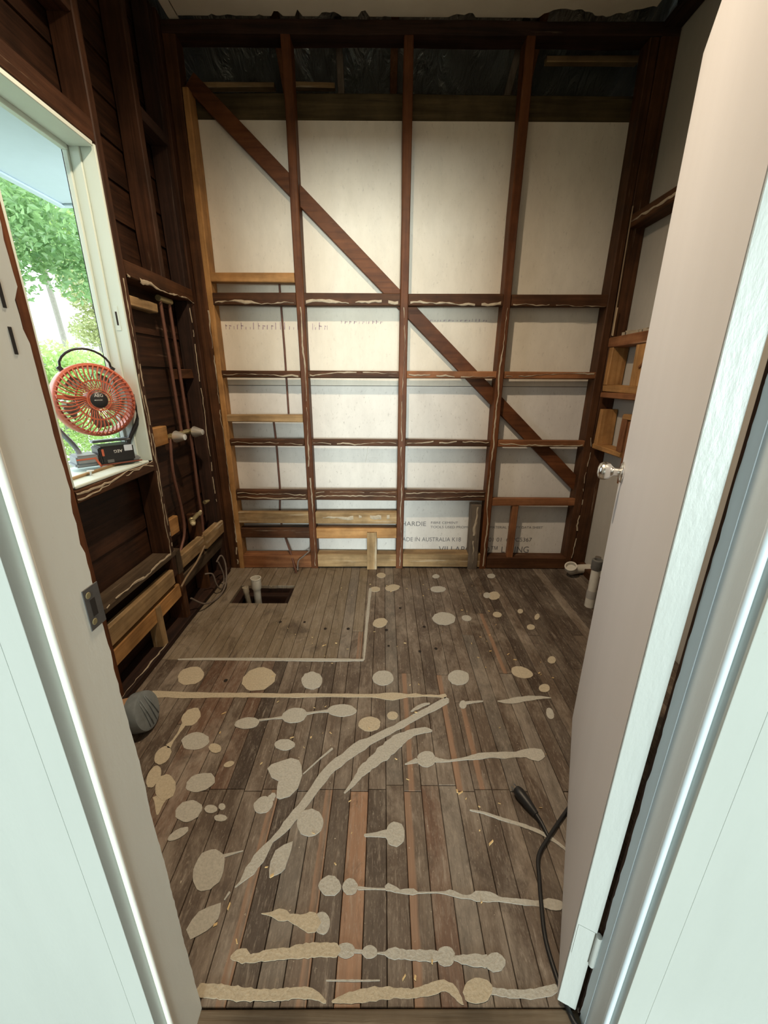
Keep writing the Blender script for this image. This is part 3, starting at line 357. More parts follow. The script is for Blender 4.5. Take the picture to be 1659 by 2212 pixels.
(0,[-0.1172,0.9228,-0.1096,0.93,-0.1015,0.9369,-0.0935,0.9444,-0.0855,0.9524,-0.0795,0.9617,-0.0714,0.9695,-0.0654,0.979,-0.0557,0.9852,-0.0489,0.9917,-0.0404,0.9973,-0.0338,1.0074,-0.0228,1.0124,-0.0136,1.0197,-0.0055,1.0287,0.0043,1.0356,0.0174,1.0389,0.026,1.0484,0.0323,1.0606,0.0439,1.066,0.0523,1.076,0.0605,1.0866,0.0702,1.0935,0.0761,1.1035,0.0849,1.1116,0.0945,1.1223,0.106,1.1287,0.1148,1.1381,0.125,1.142,0.1368,1.1457,0.1493,1.149,0.1603,1.1523,0.1715,1.1537,0.1849,1.1571,0.1878,1.1607,0.1867,1.165,0.1756,1.1727,0.1621,1.1779,0.1476,1.1756,0.1348,1.1733,0.1214,1.1715,0.1069,1.1672,0.0927,1.1626,0.0814,1.155,0.0683,1.1521,0.0546,1.1465,0.04,1.1396,0.0307,1.1278,0.02,1.1201,0.0097,1.1119,0.0031,1.0992,-0.0089,1.0939,-0.0183,1.0859,-0.0231,1.0719,-0.031,1.062,-0.0406,1.0545,-0.0488,1.0455,-0.055,1.0342,-0.0656,1.0284,-0.074,1.0181,-0.0811,1.0063,-0.0838,0.9931,-0.0901,0.9836,-0.0941,0.9726,-0.1,0.9633,-0.1043,0.9534,-0.1099,0.9444,-0.1153,0.935,-0.121,0.9261,-0.12,0.9234]),
(0,[-0.06,0.6695,-0.0495,0.6697,-0.0389,0.6704,-0.0283,0.6705,-0.0177,0.6707,-0.0071,0.6703,0.0034,0.6698,0.014,0.6699,0.0154,0.6717,0.0142,0.6735,0.0036,0.6741,-0.007,0.674,-0.0177,0.6741,-0.0283,0.6747,-0.0389,0.6755,-0.0495,0.6768,-0.0601,0.6777,-0.063,0.6737]),
(0,[0.0112,0.6683,0.0227,0.6675,0.0332,0.6647,0.0457,0.6632,0.058,0.6615,0.0693,0.6604,0.08,0.6591,0.0924,0.6621,0.1043,0.6624,0.116,0.663,0.1277,0.6629,0.1393,0.6633,0.1507,0.6625,0.1622,0.661,0.1726,0.6586,0.1816,0.6565,0.1923,0.6541,0.2039,0.6518,0.2162,0.6518,0.228,0.6503,0.239,0.6459,0.249,0.6462,0.2595,0.6458,0.27,0.645,0.2812,0.6461,0.2928,0.6461,0.3046,0.6453,0.3155,0.6436,0.3267,0.6428,0.3373,0.641,0.3484,0.64,0.3591,0.6383,0.3705,0.6381,0.3817,0.6377,0.3926,0.6356,0.404,0.6344,0.4125,0.632,0.4207,0.6291,0.4324,0.6279,0.4445,0.6287,0.4562,0.6371,0.4548,0.6469,0.4452,0.6499,0.4355,0.6515,0.4235,0.6533,0.4093,0.6498,0.398,0.6484,0.3868,0.6482,0.3759,0.6495,0.3651,0.6511,0.3536,0.6514,0.3426,0.6525,0.3311,0.6527,0.32,0.654,0.3087,0.6544,0.2987,0.6567,0.2898,0.6621,0.2788,0.666,0.267,0.6675,0.2545,0.668,0.2415,0.668,0.2291,0.6606,0.2178,0.659,0.2072,0.6598,0.198,0.6635,0.1882,0.6678,0.1762,0.6712,0.1631,0.6672,0.1515,0.6667,0.1397,0.6665,0.128,0.6664,0.1162,0.6659,0.1046,0.6661,0.0932,0.6659,0.0833,0.6728,0.0708,0.6729,0.0587,0.6722,0.0477,0.6704,0.0392,0.6763,0.0282,0.6805,0.0171,0.6851,0.0081,0.6781]),
(1,[-0.2948,0.6205,-0.2861,0.6194,-0.2773,0.6178,-0.2683,0.6153,-0.2593,0.6113,-0.2508,0.6076,-0.2433,0.6069,-0.2365,0.607,-0.2278,0.6086,-0.2195,0.6046,-0.2117,0.6011,-0.2032,0.5984,-0.1941,0.5937,-0.185,0.5899,-0.1746,0.5849,-0.1643,0.5857,-0.1563,0.587,-0.1452,0.6047,-0.1621,0.623,-0.1708,0.6244,-0.1772,0.6252,-0.1836,0.6222,-0.1914,0.6204,-0.1992,0.6192,-0.2075,0.6205,-0.2165,0.6211,-0.2252,0.6208,-0.2334,0.6274,-0.2437,0.6303,-0.2534,0.6314,-0.2621,0.6287,-0.2702,0.6254,-0.2784,0.6236,-0.2868,0.6227,-0.2952,0.6222,-0.2957,0.6214]),
(1,[-0.3377,0.5383,-0.3285,0.5367,-0.3216,0.5352,-0.3162,0.5327,-0.3126,0.5321,-0.3064,0.5344,-0.2953,0.5333,-0.2851,0.5337,-0.2784,0.5354,-0.2714,0.5366,-0.2631,0.5356,-0.2561,0.5364,-0.2494,0.5373,-0.242,0.5375,-0.235,0.5389,-0.2278,0.539,-0.2206,0.5387,-0.2131,0.5401,-0.2049,0.5411,-0.1963,0.5405,-0.1887,0.5401,-0.1821,0.5408,-0.1753,0.5423,-0.1668,0.5404,-0.1598,0.5431,-0.1526,0.5425,-0.1463,0.5436,-0.1392,0.5444,-0.1317,0.5436,-0.1243,0.5431,-0.1167,0.5438,-0.109,0.5425,-0.1014,0.5435,-0.0926,0.5548,-0.1029,0.5668,-0.1108,0.5682,-0.1186,0.5673,-0.1265,0.5685,-0.1347,0.5683,-0.1426,0.5674,-0.151,0.5682,-0.1601,0.5687,-0.1679,0.5666,-0.176,0.568,-0.1826,0.5648,-0.191,0.5652,-0.1993,0.5642,-0.2064,0.5615,-0.2122,0.5586,-0.2191,0.5585,-0.2269,0.5594,-0.2348,0.5585,-0.2426,0.5573,-0.2504,0.5574,-0.2579,0.5561,-0.2659,0.5553,-0.2732,0.5539,-0.2793,0.5506,-0.2865,0.5496,-0.2941,0.5492,-0.2982,0.5473,-0.3021,0.55,-0.3111,0.5575,-0.3231,0.5578,-0.3329,0.5553,-0.3392,0.5501,-0.3432,0.5449,-0.3429,0.5409]),
(0,[-0.0615,0.55,-0.0555,0.55,-0.0494,0.5498,-0.0434,0.5499,-0.041,0.5526,-0.0432,0.5556,-0.0493,0.5561,-0.0554,0.5565,-0.0614,0.557,-0.0643,0.5536]),
(0,[-0.0083,0.5489,-0.0003,0.5481,0.0077,0.5472,0.0157,0.5422,0.0237,0.5406,0.0309,0.5388,0.0383,0.5408,0.0459,0.5396,0.0542,0.5403,0.0623,0.5388,0.0703,0.5379,0.0783,0.5382,0.086,0.5362,0.094,0.5369,0.1019,0.5369,0.1096,0.5353,0.1175,0.5353,0.1256,0.5364,0.1344,0.5448,0.1289,0.5539,0.1211,0.5555,0.1131,0.556,0.1049,0.5549,0.0969,0.5555,0.089,0.5567,0.0807,0.5552,0.0728,0.5561,0.0649,0.5557,0.0571,0.5552,0.0496,0.5573,0.0414,0.5575,0.0329,0.5607,0.024,0.5588,0.016,0.5572,0.008,0.5522,0,0.5519,-0.008,0.5519,-0.0094,0.5504]),
(0,[0.1653,0.538,0.1735,0.5357,0.1814,0.5318,0.1907,0.5315,0.199,0.5291,0.2073,0.5274,0.2161,0.5271,0.2253,0.5278,0.2333,0.5254,0.2466,0.5362,0.2414,0.5483,0.2318,0.5468,0.2233,0.5486,0.2144,0.5494,0.2051,0.5486,0.1956,0.5471,0.1872,0.548,0.1778,0.5462,0.1685,0.546,0.1637,0.5424]),
(1,[-0.3851,0.4799,-0.3779,0.4796,-0.3709,0.4801,-0.3635,0.4793,-0.356,0.4784,-0.3496,0.4793,-0.3424,0.4769,-0.3354,0.4778,-0.3281,0.4772,-0.321,0.4773,-0.3136,0.4762,-0.306,0.4738,-0.2986,0.4752,-0.2911,0.4758,-0.2838,0.4752,-0.2764,0.4737,-0.2698,0.4761,-0.2624,0.4755,-0.2551,0.4759,-0.2475,0.4748,-0.2405,0.4753,-0.2337,0.4762,-0.2261,0.4743,-0.2186,0.4757,-0.2106,0.4754,-0.2038,0.4766,-0.1965,0.4762,-0.1903,0.4788,-0.1836,0.4789,-0.1774,0.4791,-0.1708,0.479,-0.1635,0.4774,-0.1571,0.4781,-0.1523,0.4784,-0.1467,0.4777,-0.1398,0.4765,-0.1334,0.4761,-0.1274,0.474,-0.1211,0.4713,-0.1166,0.4722,-0.1161,0.4753,-0.1212,0.4792,-0.1267,0.4836,-0.1334,0.4878,-0.1403,0.4907,-0.1485,0.4941,-0.1581,0.4958,-0.1661,0.4968,-0.1732,0.4955,-0.1811,0.4958,-0.1892,0.4953,-0.1965,0.4942,-0.2044,0.4956,-0.211,0.4939,-0.2183,0.4939,-0.2242,0.4924,-0.2311,0.4938,-0.2378,0.4918,-0.2453,0.4928,-0.2527,0.4933,-0.2595,0.4921,-0.2666,0.4928,-0.2737,0.4927,-0.2816,0.4957,-0.2887,0.4946,-0.2959,0.4945,-0.3029,0.4956,-0.3102,0.4983,-0.3173,0.497,-0.3246,0.497,-0.3322,0.4984,-0.3397,0.4989,-0.3475,0.501,-0.3551,0.4997,-0.3633,0.5011,-0.3705,0.5007,-0.3777,0.5004,-0.3854,0.5015,-0.3928,0.5017,-0.3985,0.491]),
(1,[-0.1022,0.4726,-0.0942,0.4724,-0.0862,0.4721,-0.0785,0.4723,-0.0707,0.4717,-0.0628,0.4711,-0.0555,0.4727,-0.0477,0.4729,-0.0399,0.4725,-0.0323,0.4732,-0.025,0.4751,-0.0172,0.475,-0.0103,0.4748,-0.0037,0.4776,0.0041,0.4781,0.0119,0.4772,0.0196,0.4777,0.0267,0.4804,0.034,0.4802,0.0416,0.4789,0.0495,0.4795,0.0571,0.4786,0.0663,0.4797,0.0755,0.4799,0.0832,0.4815,0.091,0.482,0.099,0.4821,0.1075,0.4836,0.1163,0.4849,0.124,0.4872,0.1297,0.4896,0.1324,0.4897,0.1379,0.4901,0.1429,0.4885,0.1468,0.4871,0.1507,0.4835,0.1566,0.4803,0.1602,0.4762,0.1657,0.4727,0.1706,0.4702,0.1731,0.4702,0.1743,0.4702,0.1727,0.4753,0.1721,0.4809,0.1686,0.4856,0.1666,0.491,0.1625,0.4961,0.1563,0.5018,0.1469,0.5038,0.1379,0.5079,0.1255,0.5067,0.116,0.5049,0.1085,0.5032,0.1021,0.5008,0.095,0.4999,0.0874,0.4975,0.0797,0.4957,0.0718,0.4949,0.0656,0.4927,0.0592,0.4945,0.0513,0.4941,0.0435,0.4953,0.0355,0.4944,0.0271,0.4948,0.0186,0.4971,0.0106,0.497,0.0028,0.4955,-0.0051,0.4955,-0.0141,0.4978,-0.0226,0.4959,-0.0303,0.494,-0.0383,0.4942,-0.046,0.4931,-0.0534,0.4909,-0.0608,0.4893,-0.0687,0.4891,-0.076,0.4866,-0.0832,0.4839,-0.0904,0.4818,-0.0972,0.4791,-0.104,0.4766,-0.1049,0.4744]),
(0,[0.2317,0.4858,0.2385,0.4847,0.2458,0.4844,0.2523,0.4827,0.259,0.4814,0.2667,0.4817,0.2737,0.4797,0.2815,0.4795,0.2888,0.4796,0.2961,0.4797,0.3033,0.4796,0.3103,0.4789,0.3176,0.4775,0.3264,0.4789,0.3346,0.4801,0.342,0.4802,0.3495,0.4814,0.357,0.4819,0.3663,0.4834,0.3754,0.4872,0.3825,0.4908,0.3855,0.4979,0.378,0.5013,0.3702,0.4998,0.3644,0.4988,0.3586,0.4984,0.3509,0.4968,0.3433,0.4961,0.3356,0.4942,0.3287,0.4934,0.3227,0.4941,0.3155,0.4929,0.3079,0.4923,0.3005,0.4924,0.2933,0.4927,0.286,0.493,0.2792,0.4929,0.2721,0.4923,0.2658,0.4943,0.2585,0.4946,0.2509,0.4945,0.2441,0.4959,0.2369,0.4965,0.2298,0.4916]),
(1,[-0.9415,1.3198,-0.9113,1.3207,-0.8818,1.3225,-0.8495,1.3186,-0.8175,1.3168,-0.7873,1.3185,-0.7564,1.3182,-0.7264,1.3199,-0.6964,1.322,-0.6657,1.3221,-0.6346,1.3214,-0.6045,1.3234,-0.5728,1.3209,-0.5431,1.3243,-0.5119,1.3228,-0.4812,1.3234,-0.4501,1.3224,-0.4196,1.3237,-0.3885,1.3231,-0.3572,1.3216,-0.3267,1.3231,-0.2963,1.3257,-0.2654,1.3258,-0.2348,1.3277,-0.2039,1.3273,-0.1729,1.3269,-0.1418,1.3247,-0.111,1.3263,-0.08,1.3261,-0.0491,1.3258,-0.0184,1.322,0.0123,1.3136,0.0437,1.3095,0.0749,1.3182,0.1058,1.3276,0.1364,1.327,0.1676,1.3315,0.1983,1.3292,0.2292,1.328,0.2591,1.32,0.2671,1.3333,0.263,1.3468,0.2307,1.3384,0.2001,1.3421,0.1686,1.3402,0.138,1.3491,0.1062,1.3431,0.0749,1.3503,0.0439,1.3524,0.0134,1.3507,-0.018,1.345,-0.0495,1.3437,-0.0808,1.3432,-0.112,1.3436,-0.1434,1.346,-0.1745,1.3445,-0.2059,1.345,-0.2372,1.3454,-0.2687,1.3464,-0.2998,1.3453,-0.3314,1.3467,-0.3627,1.3469,-0.3932,1.3441,-0.4244,1.3442,-0.4562,1.3465,-0.4874,1.3464,-0.5192,1.348,-0.5501,1.3467,-0.5825,1.3501,-0.6128,1.3473,-0.6447,1.349,-0.6757,1.3481,-0.7069,1.348,-0.739,1.35,-0.7709,1.3515,-0.802,1.3509,-0.8337,1.3524,-0.8654,1.3543,-0.8977,1.3557,-0.9308,1.3581,-0.9627,1.3588,-0.9607,1.3391]),
(0,[0.115,1.25,0.1311,1.2565,0.1465,1.2651,0.1607,1.2757,0.1755,1.283,0.1916,1.2894,0.1934,1.2937,0.1915,1.2973,0.1743,1.2971,0.157,1.2909,0.1407,1.2817,0.1261,1.2698,0.1129,1.2555,0.1126,1.2518]),
(0,[0.079,1.0229,0.093,1.0252,0.107,1.0275,0.1212,1.0294,0.1244,1.0405,0.1172,1.0481,0.1041,1.0405,0.0911,1.0334,0.0782,1.0265,0.0776,1.0243]),
(0,[0.1803,1.0319,0.1926,1.0322,0.2048,1.032,0.2169,1.0329,0.229,1.0337,0.2411,1.035,0.253,1.0363,0.265,1.0381,0.2769,1.0395,0.2889,1.0406,0.3009,1.0414,0.3128,1.0409,0.3249,1.0429,0.3366,1.0427,0.3484,1.0448,0.3606,1.0471,0.3725,1.0497,0.3836,1.0499,0.3949,1.0493,0.4062,1.0475,0.4178,1.0459,0.4302,1.046,0.443,1.0486,0.4552,1.0501,0.4677,1.0515,0.48,1.0502,0.4923,1.0517,0.5015,1.0516,0.5086,1.0453,0.5182,1.0409,0.5287,1.0387,0.5379,1.0359,0.5539,1.0436,0.5675,1.0538,0.5696,1.0685,0.5656,1.084,0.553,1.0858,0.5415,1.0879,0.5287,1.0873,0.5133,1.0847,0.498,1.0816,0.4851,1.0778,0.4728,1.0734,0.4608,1.073,0.4487,1.0725,0.4372,1.0734,0.4257,1.0732,0.4137,1.0724,0.4014,1.0713,0.3891,1.0715,0.3762,1.0706,0.3637,1.07,0.3514,1.0691,0.339,1.0679,0.3263,1.0632,0.314,1.0608,0.3017,1.0559,0.2895,1.0523,0.2774,1.0494,0.2654,1.0469,0.2534,1.0449,0.2415,1.0431,0.2298,1.0413,0.2187,1.0428,0.2075,1.045,0.1968,1.0476,0.1867,1.0531,0.1779,1.0437]),
(0,[0.3376,1.2884,0.3555,1.2922,0.3735,1.2971,0.3913,1.2991,0.4096,1.303,0.4117,1.3065,0.4107,1.3096,0.393,1.3095,0.3749,1.3074,0.357,1.3069,0.339,1.3042,0.3345,1.2956]),
(0,[0.4699,1.304,0.483,1.2995,0.4964,1.2951,0.5113,1.2937,0.5264,1.2933,0.5414,1.2952,0.5567,1.2978,0.5726,1.3038,0.5877,1.3067,0.6024,1.3087,0.6177,1.3117,0.6338,1.3162,0.6487,1.3177,0.6641,1.3205,0.679,1.3213,0.6941,1.3222,0.6964,1.3247,0.6963,1.3273,0.6828,1.3301,0.669,1.3328,0.6549,1.3356,0.6394,1.3344,0.6252,1.3363,0.6101,1.3366,0.5941,1.3342,0.5782,1.3309,0.5632,1.3308,0.5476,1.3273,0.532,1.3234,0.5166,1.3172,0.5021,1.3145,0.4869,1.3118,0.4714,1.3091,0.4695,1.3066]),
(0,[-0.0484,0.7956,-0.0359,0.7962,-0.0233,0.7959,-0.0106,0.7957,0.0023,0.7944,0.0149,0.7942,0.0207,0.8053,0.0128,0.8153,0.0002,0.8128,-0.012,0.809,-0.0244,0.8069,-0.0369,0.8048,-0.0494,0.8037,-0.0515,0.7995]),
(0,[0.2681,0.8701,0.2777,0.8677,0.2873,0.8653,0.2969,0.863,0.3065,0.8612,0.3151,0.8577,0.3238,0.8541,0.3328,0.851,0.3416,0.8477,0.3496,0.8433,0.3591,0.841,0.3677,0.8375,0.3767,0.8349,0.3857,0.8324,0.3943,0.8292,0.4031,0.8266,0.4113,0.8233,0.4191,0.8193,0.4282,0.8172,0.4362,0.8136,0.4439,0.81,0.4515,0.8065,0.4592,0.803,0.466,0.7984,0.4728,0.7941,0.4784,0.7891,0.4855,0.785,0.4921,0.7806,0.4979,0.7756,0.5032,0.7703,0.5089,0.7652,0.5136,0.7595,0.5187,0.761,0.5211,0.7652,0.5154,0.7701,0.5104,0.7758,0.505,0.7813,0.4993,0.7866,0.4941,0.7924,0.4891,0.7987,0.4818,0.8031,0.4743,0.8072,0.4667,0.811,0.4598,0.8161,0.4517,0.8199,0.443,0.8228,0.4344,0.8257,0.4269,0.8301,0.418,0.8328,0.4089,0.8354,0.4,0.8383,0.3908,0.8406,0.3821,0.8436,0.3732,0.8466,0.3638,0.8487,0.3556,0.8527,0.3461,0.8548,0.3371,0.858,0.3283,0.8614,0.3191,0.8644,0.3095,0.8671,0.2996,0.8692,0.2896,0.8708,0.2797,0.8724,0.2696,0.874,0.2677,0.8723]),
(0,[-0.9481,1.5496,-0.9263,1.55,-0.9043,1.55,-0.8821,1.5496,-0.8599,1.5493,-0.8383,1.5501,-0.8168,1.5513,-0.7943,1.55,-0.772,1.5494,-0.7502,1.55,-0.7278,1.549,-0.7059,1.5495,-0.6836,1.5487,-0.6615,1.5485,-0.6394,1.5481,-0.6171,1.5473,-0.5952,1.5476,-0.5731,1.5474,-0.551,1.5472,-0.5293,1.5482,-0.5069,1.547,-0.4849,1.5468,-0.4632,1.5481,-0.4407,1.546,-0.4189,1.5473,-0.3967,1.5464,-0.3747,1.5461,-0.3525,1.5454,-0.3305,1.5451,-0.3086,1.5458,-0.2863,1.5443,-0.2645,1.5455,-0.2424,1.545,-0.2202,1.5439,-0.1985,1.5463,-0.1764,1.5459,-0.1544,1.546,-0.1325,1.5485,-0.1104,1.5477,-0.0884,1.5486,-0.086,1.5553,-0.0891,1.562,-0.1113,1.5627,-0.1335,1.5617,-0.1559,1.564,-0.1781,1.5639,-0.2002,1.5634,-0.2227,1.5655,-0.2448,1.5647,-0.267,1.5645,-0.2894,1.566,-0.3115,1.5649,-0.3339,1.5659,-0.3561,1.566,-0.3783,1.5656,-0.4006,1.5657,-0.4227,1.5652,-0.4453,1.5668,-0.4671,1.5651,-0.4897,1.5668,-0.512,1.5668,-0.534,1.5657,-0.5565,1.567,-0.5788,1.567,-0.601,1.567,-0.6234,1.5676,-0.6454,1.5669,-0.6676,1.5668,-0.6899,1.5668,-0.7119,1.5662,-0.7344,1.567,-0.7563,1.5661,-0.7788,1.5669,-0.8009,1.5665,-0.8227,1.5655,-0.8453,1.5663,-0.8673,1.5657,-0.8887,1.5639,-0.91,1.5622,-0.9315,1.5608,-0.9532,1.5598,-0.9527,1.5546]),
(0,[-0.0857,2.2204,-0.0872,2.1773,-0.0881,2.1354,-0.0873,2.0945,-0.0888,2.0553,-0.0896,2.0172,-0.0904,1.9803,-0.0915,1.9446,-0.0917,1.9097,-0.0923,1.8759,-0.0912,1.8427,-0.092,1.8108,-0.0929,1.7798,-0.0928,1.7496,-0.0924,1.7201,-0.0916,1.6914,-0.0923,1.6636,-0.0917,1.6364,-0.0913,1.6099,-0.0907,1.5841,-0.0903,1.5589,-0.0868,1.5553,-0.0832,1.5581,-0.0824,1.5831,-0.0815,1.6088,-0.0807,1.6351,-0.0797,1.6621,-0.08,1.69,-0.0788,1.7184,-0.078,1.7477,-0.0775,1.7778,-0.0779,1.8089,-0.0781,1.8408,-0.0758,1.8732,-0.0751,1.9069,-0.074,1.9416,-0.0738,1.9774,-0.0731,2.0143,-0.0726,2.0523,-0.0724,2.0916,-0.0697,2.1317,-0.0688,2.1735,-0.0683,2.2168,-0.0768,2.2291]),
(0,[-0.12,0.5051,-0.1122,0.5049,-0.1044,0.5049,-0.0966,0.5047,-0.0889,0.5044,-0.0811,0.5043,-0.0733,0.5044,-0.0655,0.5038,-0.0578,0.504,-0.05,0.5041,-0.0422,0.5045,-0.0345,0.5046,-0.0267,0.5045,-0.019,0.505,-0.0112,0.5051,-0.0035,0.5052,-0.0025,0.5064,-0.0035,0.5075,-0.0113,0.5074,-0.0191,0.5073,-0.0269,0.5076,-0.0347,0.5073,-0.0425,0.5072,-0.0503,0.5074,-0.058,0.5073,-0.0658,0.5076,-0.0735,0.5072,-0.0813,0.5074,-0.0891,0.5074,-0.0969,0.5074,-0.1047,0.5074,-0.1125,0.5075,-0.1202,0.5074,-0.1211,0.5063]),
(0,[-0.2608,0.9873,-0.2527,0.9964,-0.2448,1.0058,-0.2365,1.0151,-0.2285,1.0249,-0.2202,1.0347,-0.2116,1.0443,-0.2023,1.0534,-0.1931,1.063,-0.1836,1.0724,-0.1739,1.0819,-0.1751,1.0868,-0.1794,1.0884,-0.1885,1.0782,-0.1974,1.0679,-0.2065,1.0582,-0.2152,1.0483,-0.2237,1.0383,-0.2319,1.0283,-0.2401,1.0186,-0.2478,1.0088,-0.2556,0.9992,-0.2632,0.9896,-0.2625,0.9878]),
(0,[-0.4336,0.7419,-0.4243,0.7455,-0.4149,0.749,-0.4054,0.7524,-0.3956,0.7556,-0.3856,0.7587,-0.3857,0.7599,-0.387,0.7608,-0.3975,0.7585,-0.408,0.7564,-0.4187,0.7546,-0.4292,0.7525,-0.4395,0.7501,-0.439,0.7452]),
(0,[-0.3919,0.6664,-0.3939,0.6607,-0.3958,0.6551,-0.3981,0.6497,-0.3967,0.6482,-0.3946,0.6482,-0.3923,0.6536,-0.3896,0.6588,-0.387,0.6642,-0.389,0.6663]),
(0,[-0.3637,0.9751,-0.3378,0.9632,-0.3376,0.9443,-0.3307,0.9082,-0.3188,0.9038,-0.2902,0.9127,-0.2693,0.9399,-0.2641,0.9827,-0.2732,1.0179,-0.2869,1.0388,-0.315,1.0468,-0.3373,1.0387,-0.3763,1.0228,-0.3863,1.0074]),
(0,[-0.448,0.5729,-0.4316,0.5804,-0.4155,0.5892,-0.4058,0.5982,-0.3975,0.6114,-0.3976,0.6248,-0.4028,0.6429,-0.4308,0.6344,-0.4509,0.6248,-0.4608,0.6087,-0.4659,0.5905]),
(0,[-0.2778,0.7027,-0.2678,0.7074,-0.2589,0.717,-0.2578,0.7285,-0.2543,0.7469,-0.2522,0.7641,-0.2525,0.7837,-0.2762,0.7747,-0.2962,0.7606,-0.3026,0.7333,-0.3011,0.7138,-0.2964,0.6964]),
]
from mathutils.geometry import tessellate_polygon
D = 2.5
PINK = (.34, .205, .13)
# ------------------------------------------------------------------ floor
floor = empty('floor', (0, 0, 0), 'structure')
PW = .0566; X0 = -.100
HX0, HX1, HY0, HY1 = X0-13*PW-.0, X0-8.5*PW+.0, 2.05, 2.256
def slab(name, rects, z0, z1, mat, parent):
    bm = bmesh.new()
    for a, b, c, d in rects: bmbox(bm, a, b, c, d, z0, z1)
    return finish(bm, name, mat, parent)
hxa, hxb = X0-13.3*PW, X0-8.5*PW
slab('subfloor', [(-1.14, hxa, .46, 2.6), (hxb, 1.42, .46, 2.6), (hxa, hxb, .46, HY0), (hxa, hxb, HY1, 2.6)], -.05, -.021, wood('black', 'y'), floor)
box('underfloor_soil', -1.3, 1.5, .3, 2.75, -.62, -.55, plain('soil', (.05, .04, .03), .95, var=.4, scale=12), floor, 0)
timber('floor_joist', hxa-.1, hxb+.1, 2.22, 2.262, -.17, -.051, wood('black', 'x'), floor)
timber('floor_joist', hxa-.1, hxb+.1, 2.06, 2.10, -.22, -.10, wood('greywood', 'x'), floor)
for a in (-1.2, 1.4): box('foundation_skirt', a-.02, a+.02, .3, 2.75, -.6, -.05, M_DARK, floor, 0)
for a in (.32, 2.74): box('foundation_skirt', -1.2, 1.4, a-.02, a+.02, -.6, -.05, M_DARK, floor, 0)
br = ((.105, .072, .050), (.150, .108, .078), (.185, .140, .104))
MP = {'std': plankmat('floorboard_brown', *br),
      'dark': plankmat('floorboard_dark', (.060, .040, .028), (.082, .056, .039), (.105, .074, .053), wear=.3),
      'redb': plankmat('floorboard_red', (.125, .070, .044), (.165, .092, .058), (.18, .104, .068)),
      'pale': plankmat('floorboard_fresh', PINK, (.37, .205, .12), (.34, .185, .105), wear=.25, speck=.3),
      'worn': plankmat('floorboard_worn', (.19, .145, .095), (.235, .182, .122), (.265, .210, .145), wear=.45, speck=.2),
      'grey': plankmat('floorboard_grey', (.165, .138, .112), (.205, .172, .140), (.24, .20, .16), wear=.7),
      'edgeL': plankmat('floorboard_bleached_left', *br, edge=((-.14, .36), PINK)),
      'edgeR': plankmat('floorboard_bleached_right', *br, edge=((.60, 1.1), PINK)),
      'stripe': plankmat('floorboard_bleached_centre', *br, edge=((.30, .62), PINK))}
def plank_mesh(kind, L):
    bm = bmesh.new(); w = PW-.0016; bmbox(bm, -w/2, w/2, -L/2, L/2, -.02, 0)
    top = [e for e in bm.edges if all(v.co.z > -.001 for v in e.verts)]
    bmesh.ops.bevel(bm, geom=top, offset=.0012, segments=1, affect='EDGES')
    me = bpy.data.meshes.new('plank_'+kind); bmesh.ops.recalc_face_normals(bm, faces=bm.faces); bm.to_mesh(me); bm.free(); me.materials.append(MP[kind]); return me
def plank(k, y0, y1, kind, dz=0.0):
    y0 += .0008; y1 -= .0008
    o = link('plank', plank_mesh(kind, y1-y0), None, floor); o.location = (X0+(k+.5)*PW, (y0+y1)/2, dz+R.uniform(-.0012, 0)); return o
RP = random.Random(4)
for k in range(-17, 26):
    x = X0+(k+.5)*PW
    cuts = [.466, 2.585]
    if -9 <= k <= 9 or k in (12, 15): cuts.append(.937+(.014 if k in (2, 4, 5) else -.006 if k % 3 == 0 else 0))
    if x < -.10: cuts.append(1.556)
    elif k in (3, 6, 7, 11): cuts.extend({3: [1.47], 6: [1.46], 7: [1.30], 11: [1.47, 1.95]}[k])
    elif k % 2: cuts.append(RP.choice((1.75, 2.0, 1.5)))
    if k == -1: cuts.append(1.78)
    if k < -9 and k % 3 == 0: cuts.append(RP.uniform(.9, 1.25))
    hole = hxa-.02 < x < hxb+.02
    if hole: cuts += [HY0, HY1]
    cuts.sort()
    for a, b in zip(cuts, cuts[1:]):
        if b-a < .02 or (hole and a >= HY0-.001 and b <= HY1+.001): continue
        mid = (a+b)/2; kind = RP.choice(('std', 'std', 'std', 'dark', 'grey'))
        if x < -.10 and mid > 1.55: kind = 'worn' if x < -.25 or RP.random() < .5 else 'grey'
        elif x > .62 and mid > 1.3: kind = RP.choice(('dark', 'dark', 'std'))
        elif x < -.42: kind = RP.choice(('redb', 'redb', 'std', 'dark'))
        if mid < .94:
            kind = {0: 'pale', 3: 'edgeL', -2: 'edgeR', -5: 'edgeR', 4: 'redb', 1: 'dark', 2: 'std', -1: 'dark', 5: 'grey'}.get(k, kind)
        elif mid < 1.45:
            kind = {6: 'edgeL', 7: 'stripe', 3: 'stripe', 2: 'std'}.get(k, kind)
        if k == -1 and 1.55 < mid < 1.78: kind = 'edgeR'
        if k == 11 and 1.45 < mid < 1.95: kind = 'stripe'
        plank(k, a, b, kind)
timber('threshold_board', -.375, .41, .30, .4645, -.02, .0015, wood('thresh', 'x'), floor, .001)
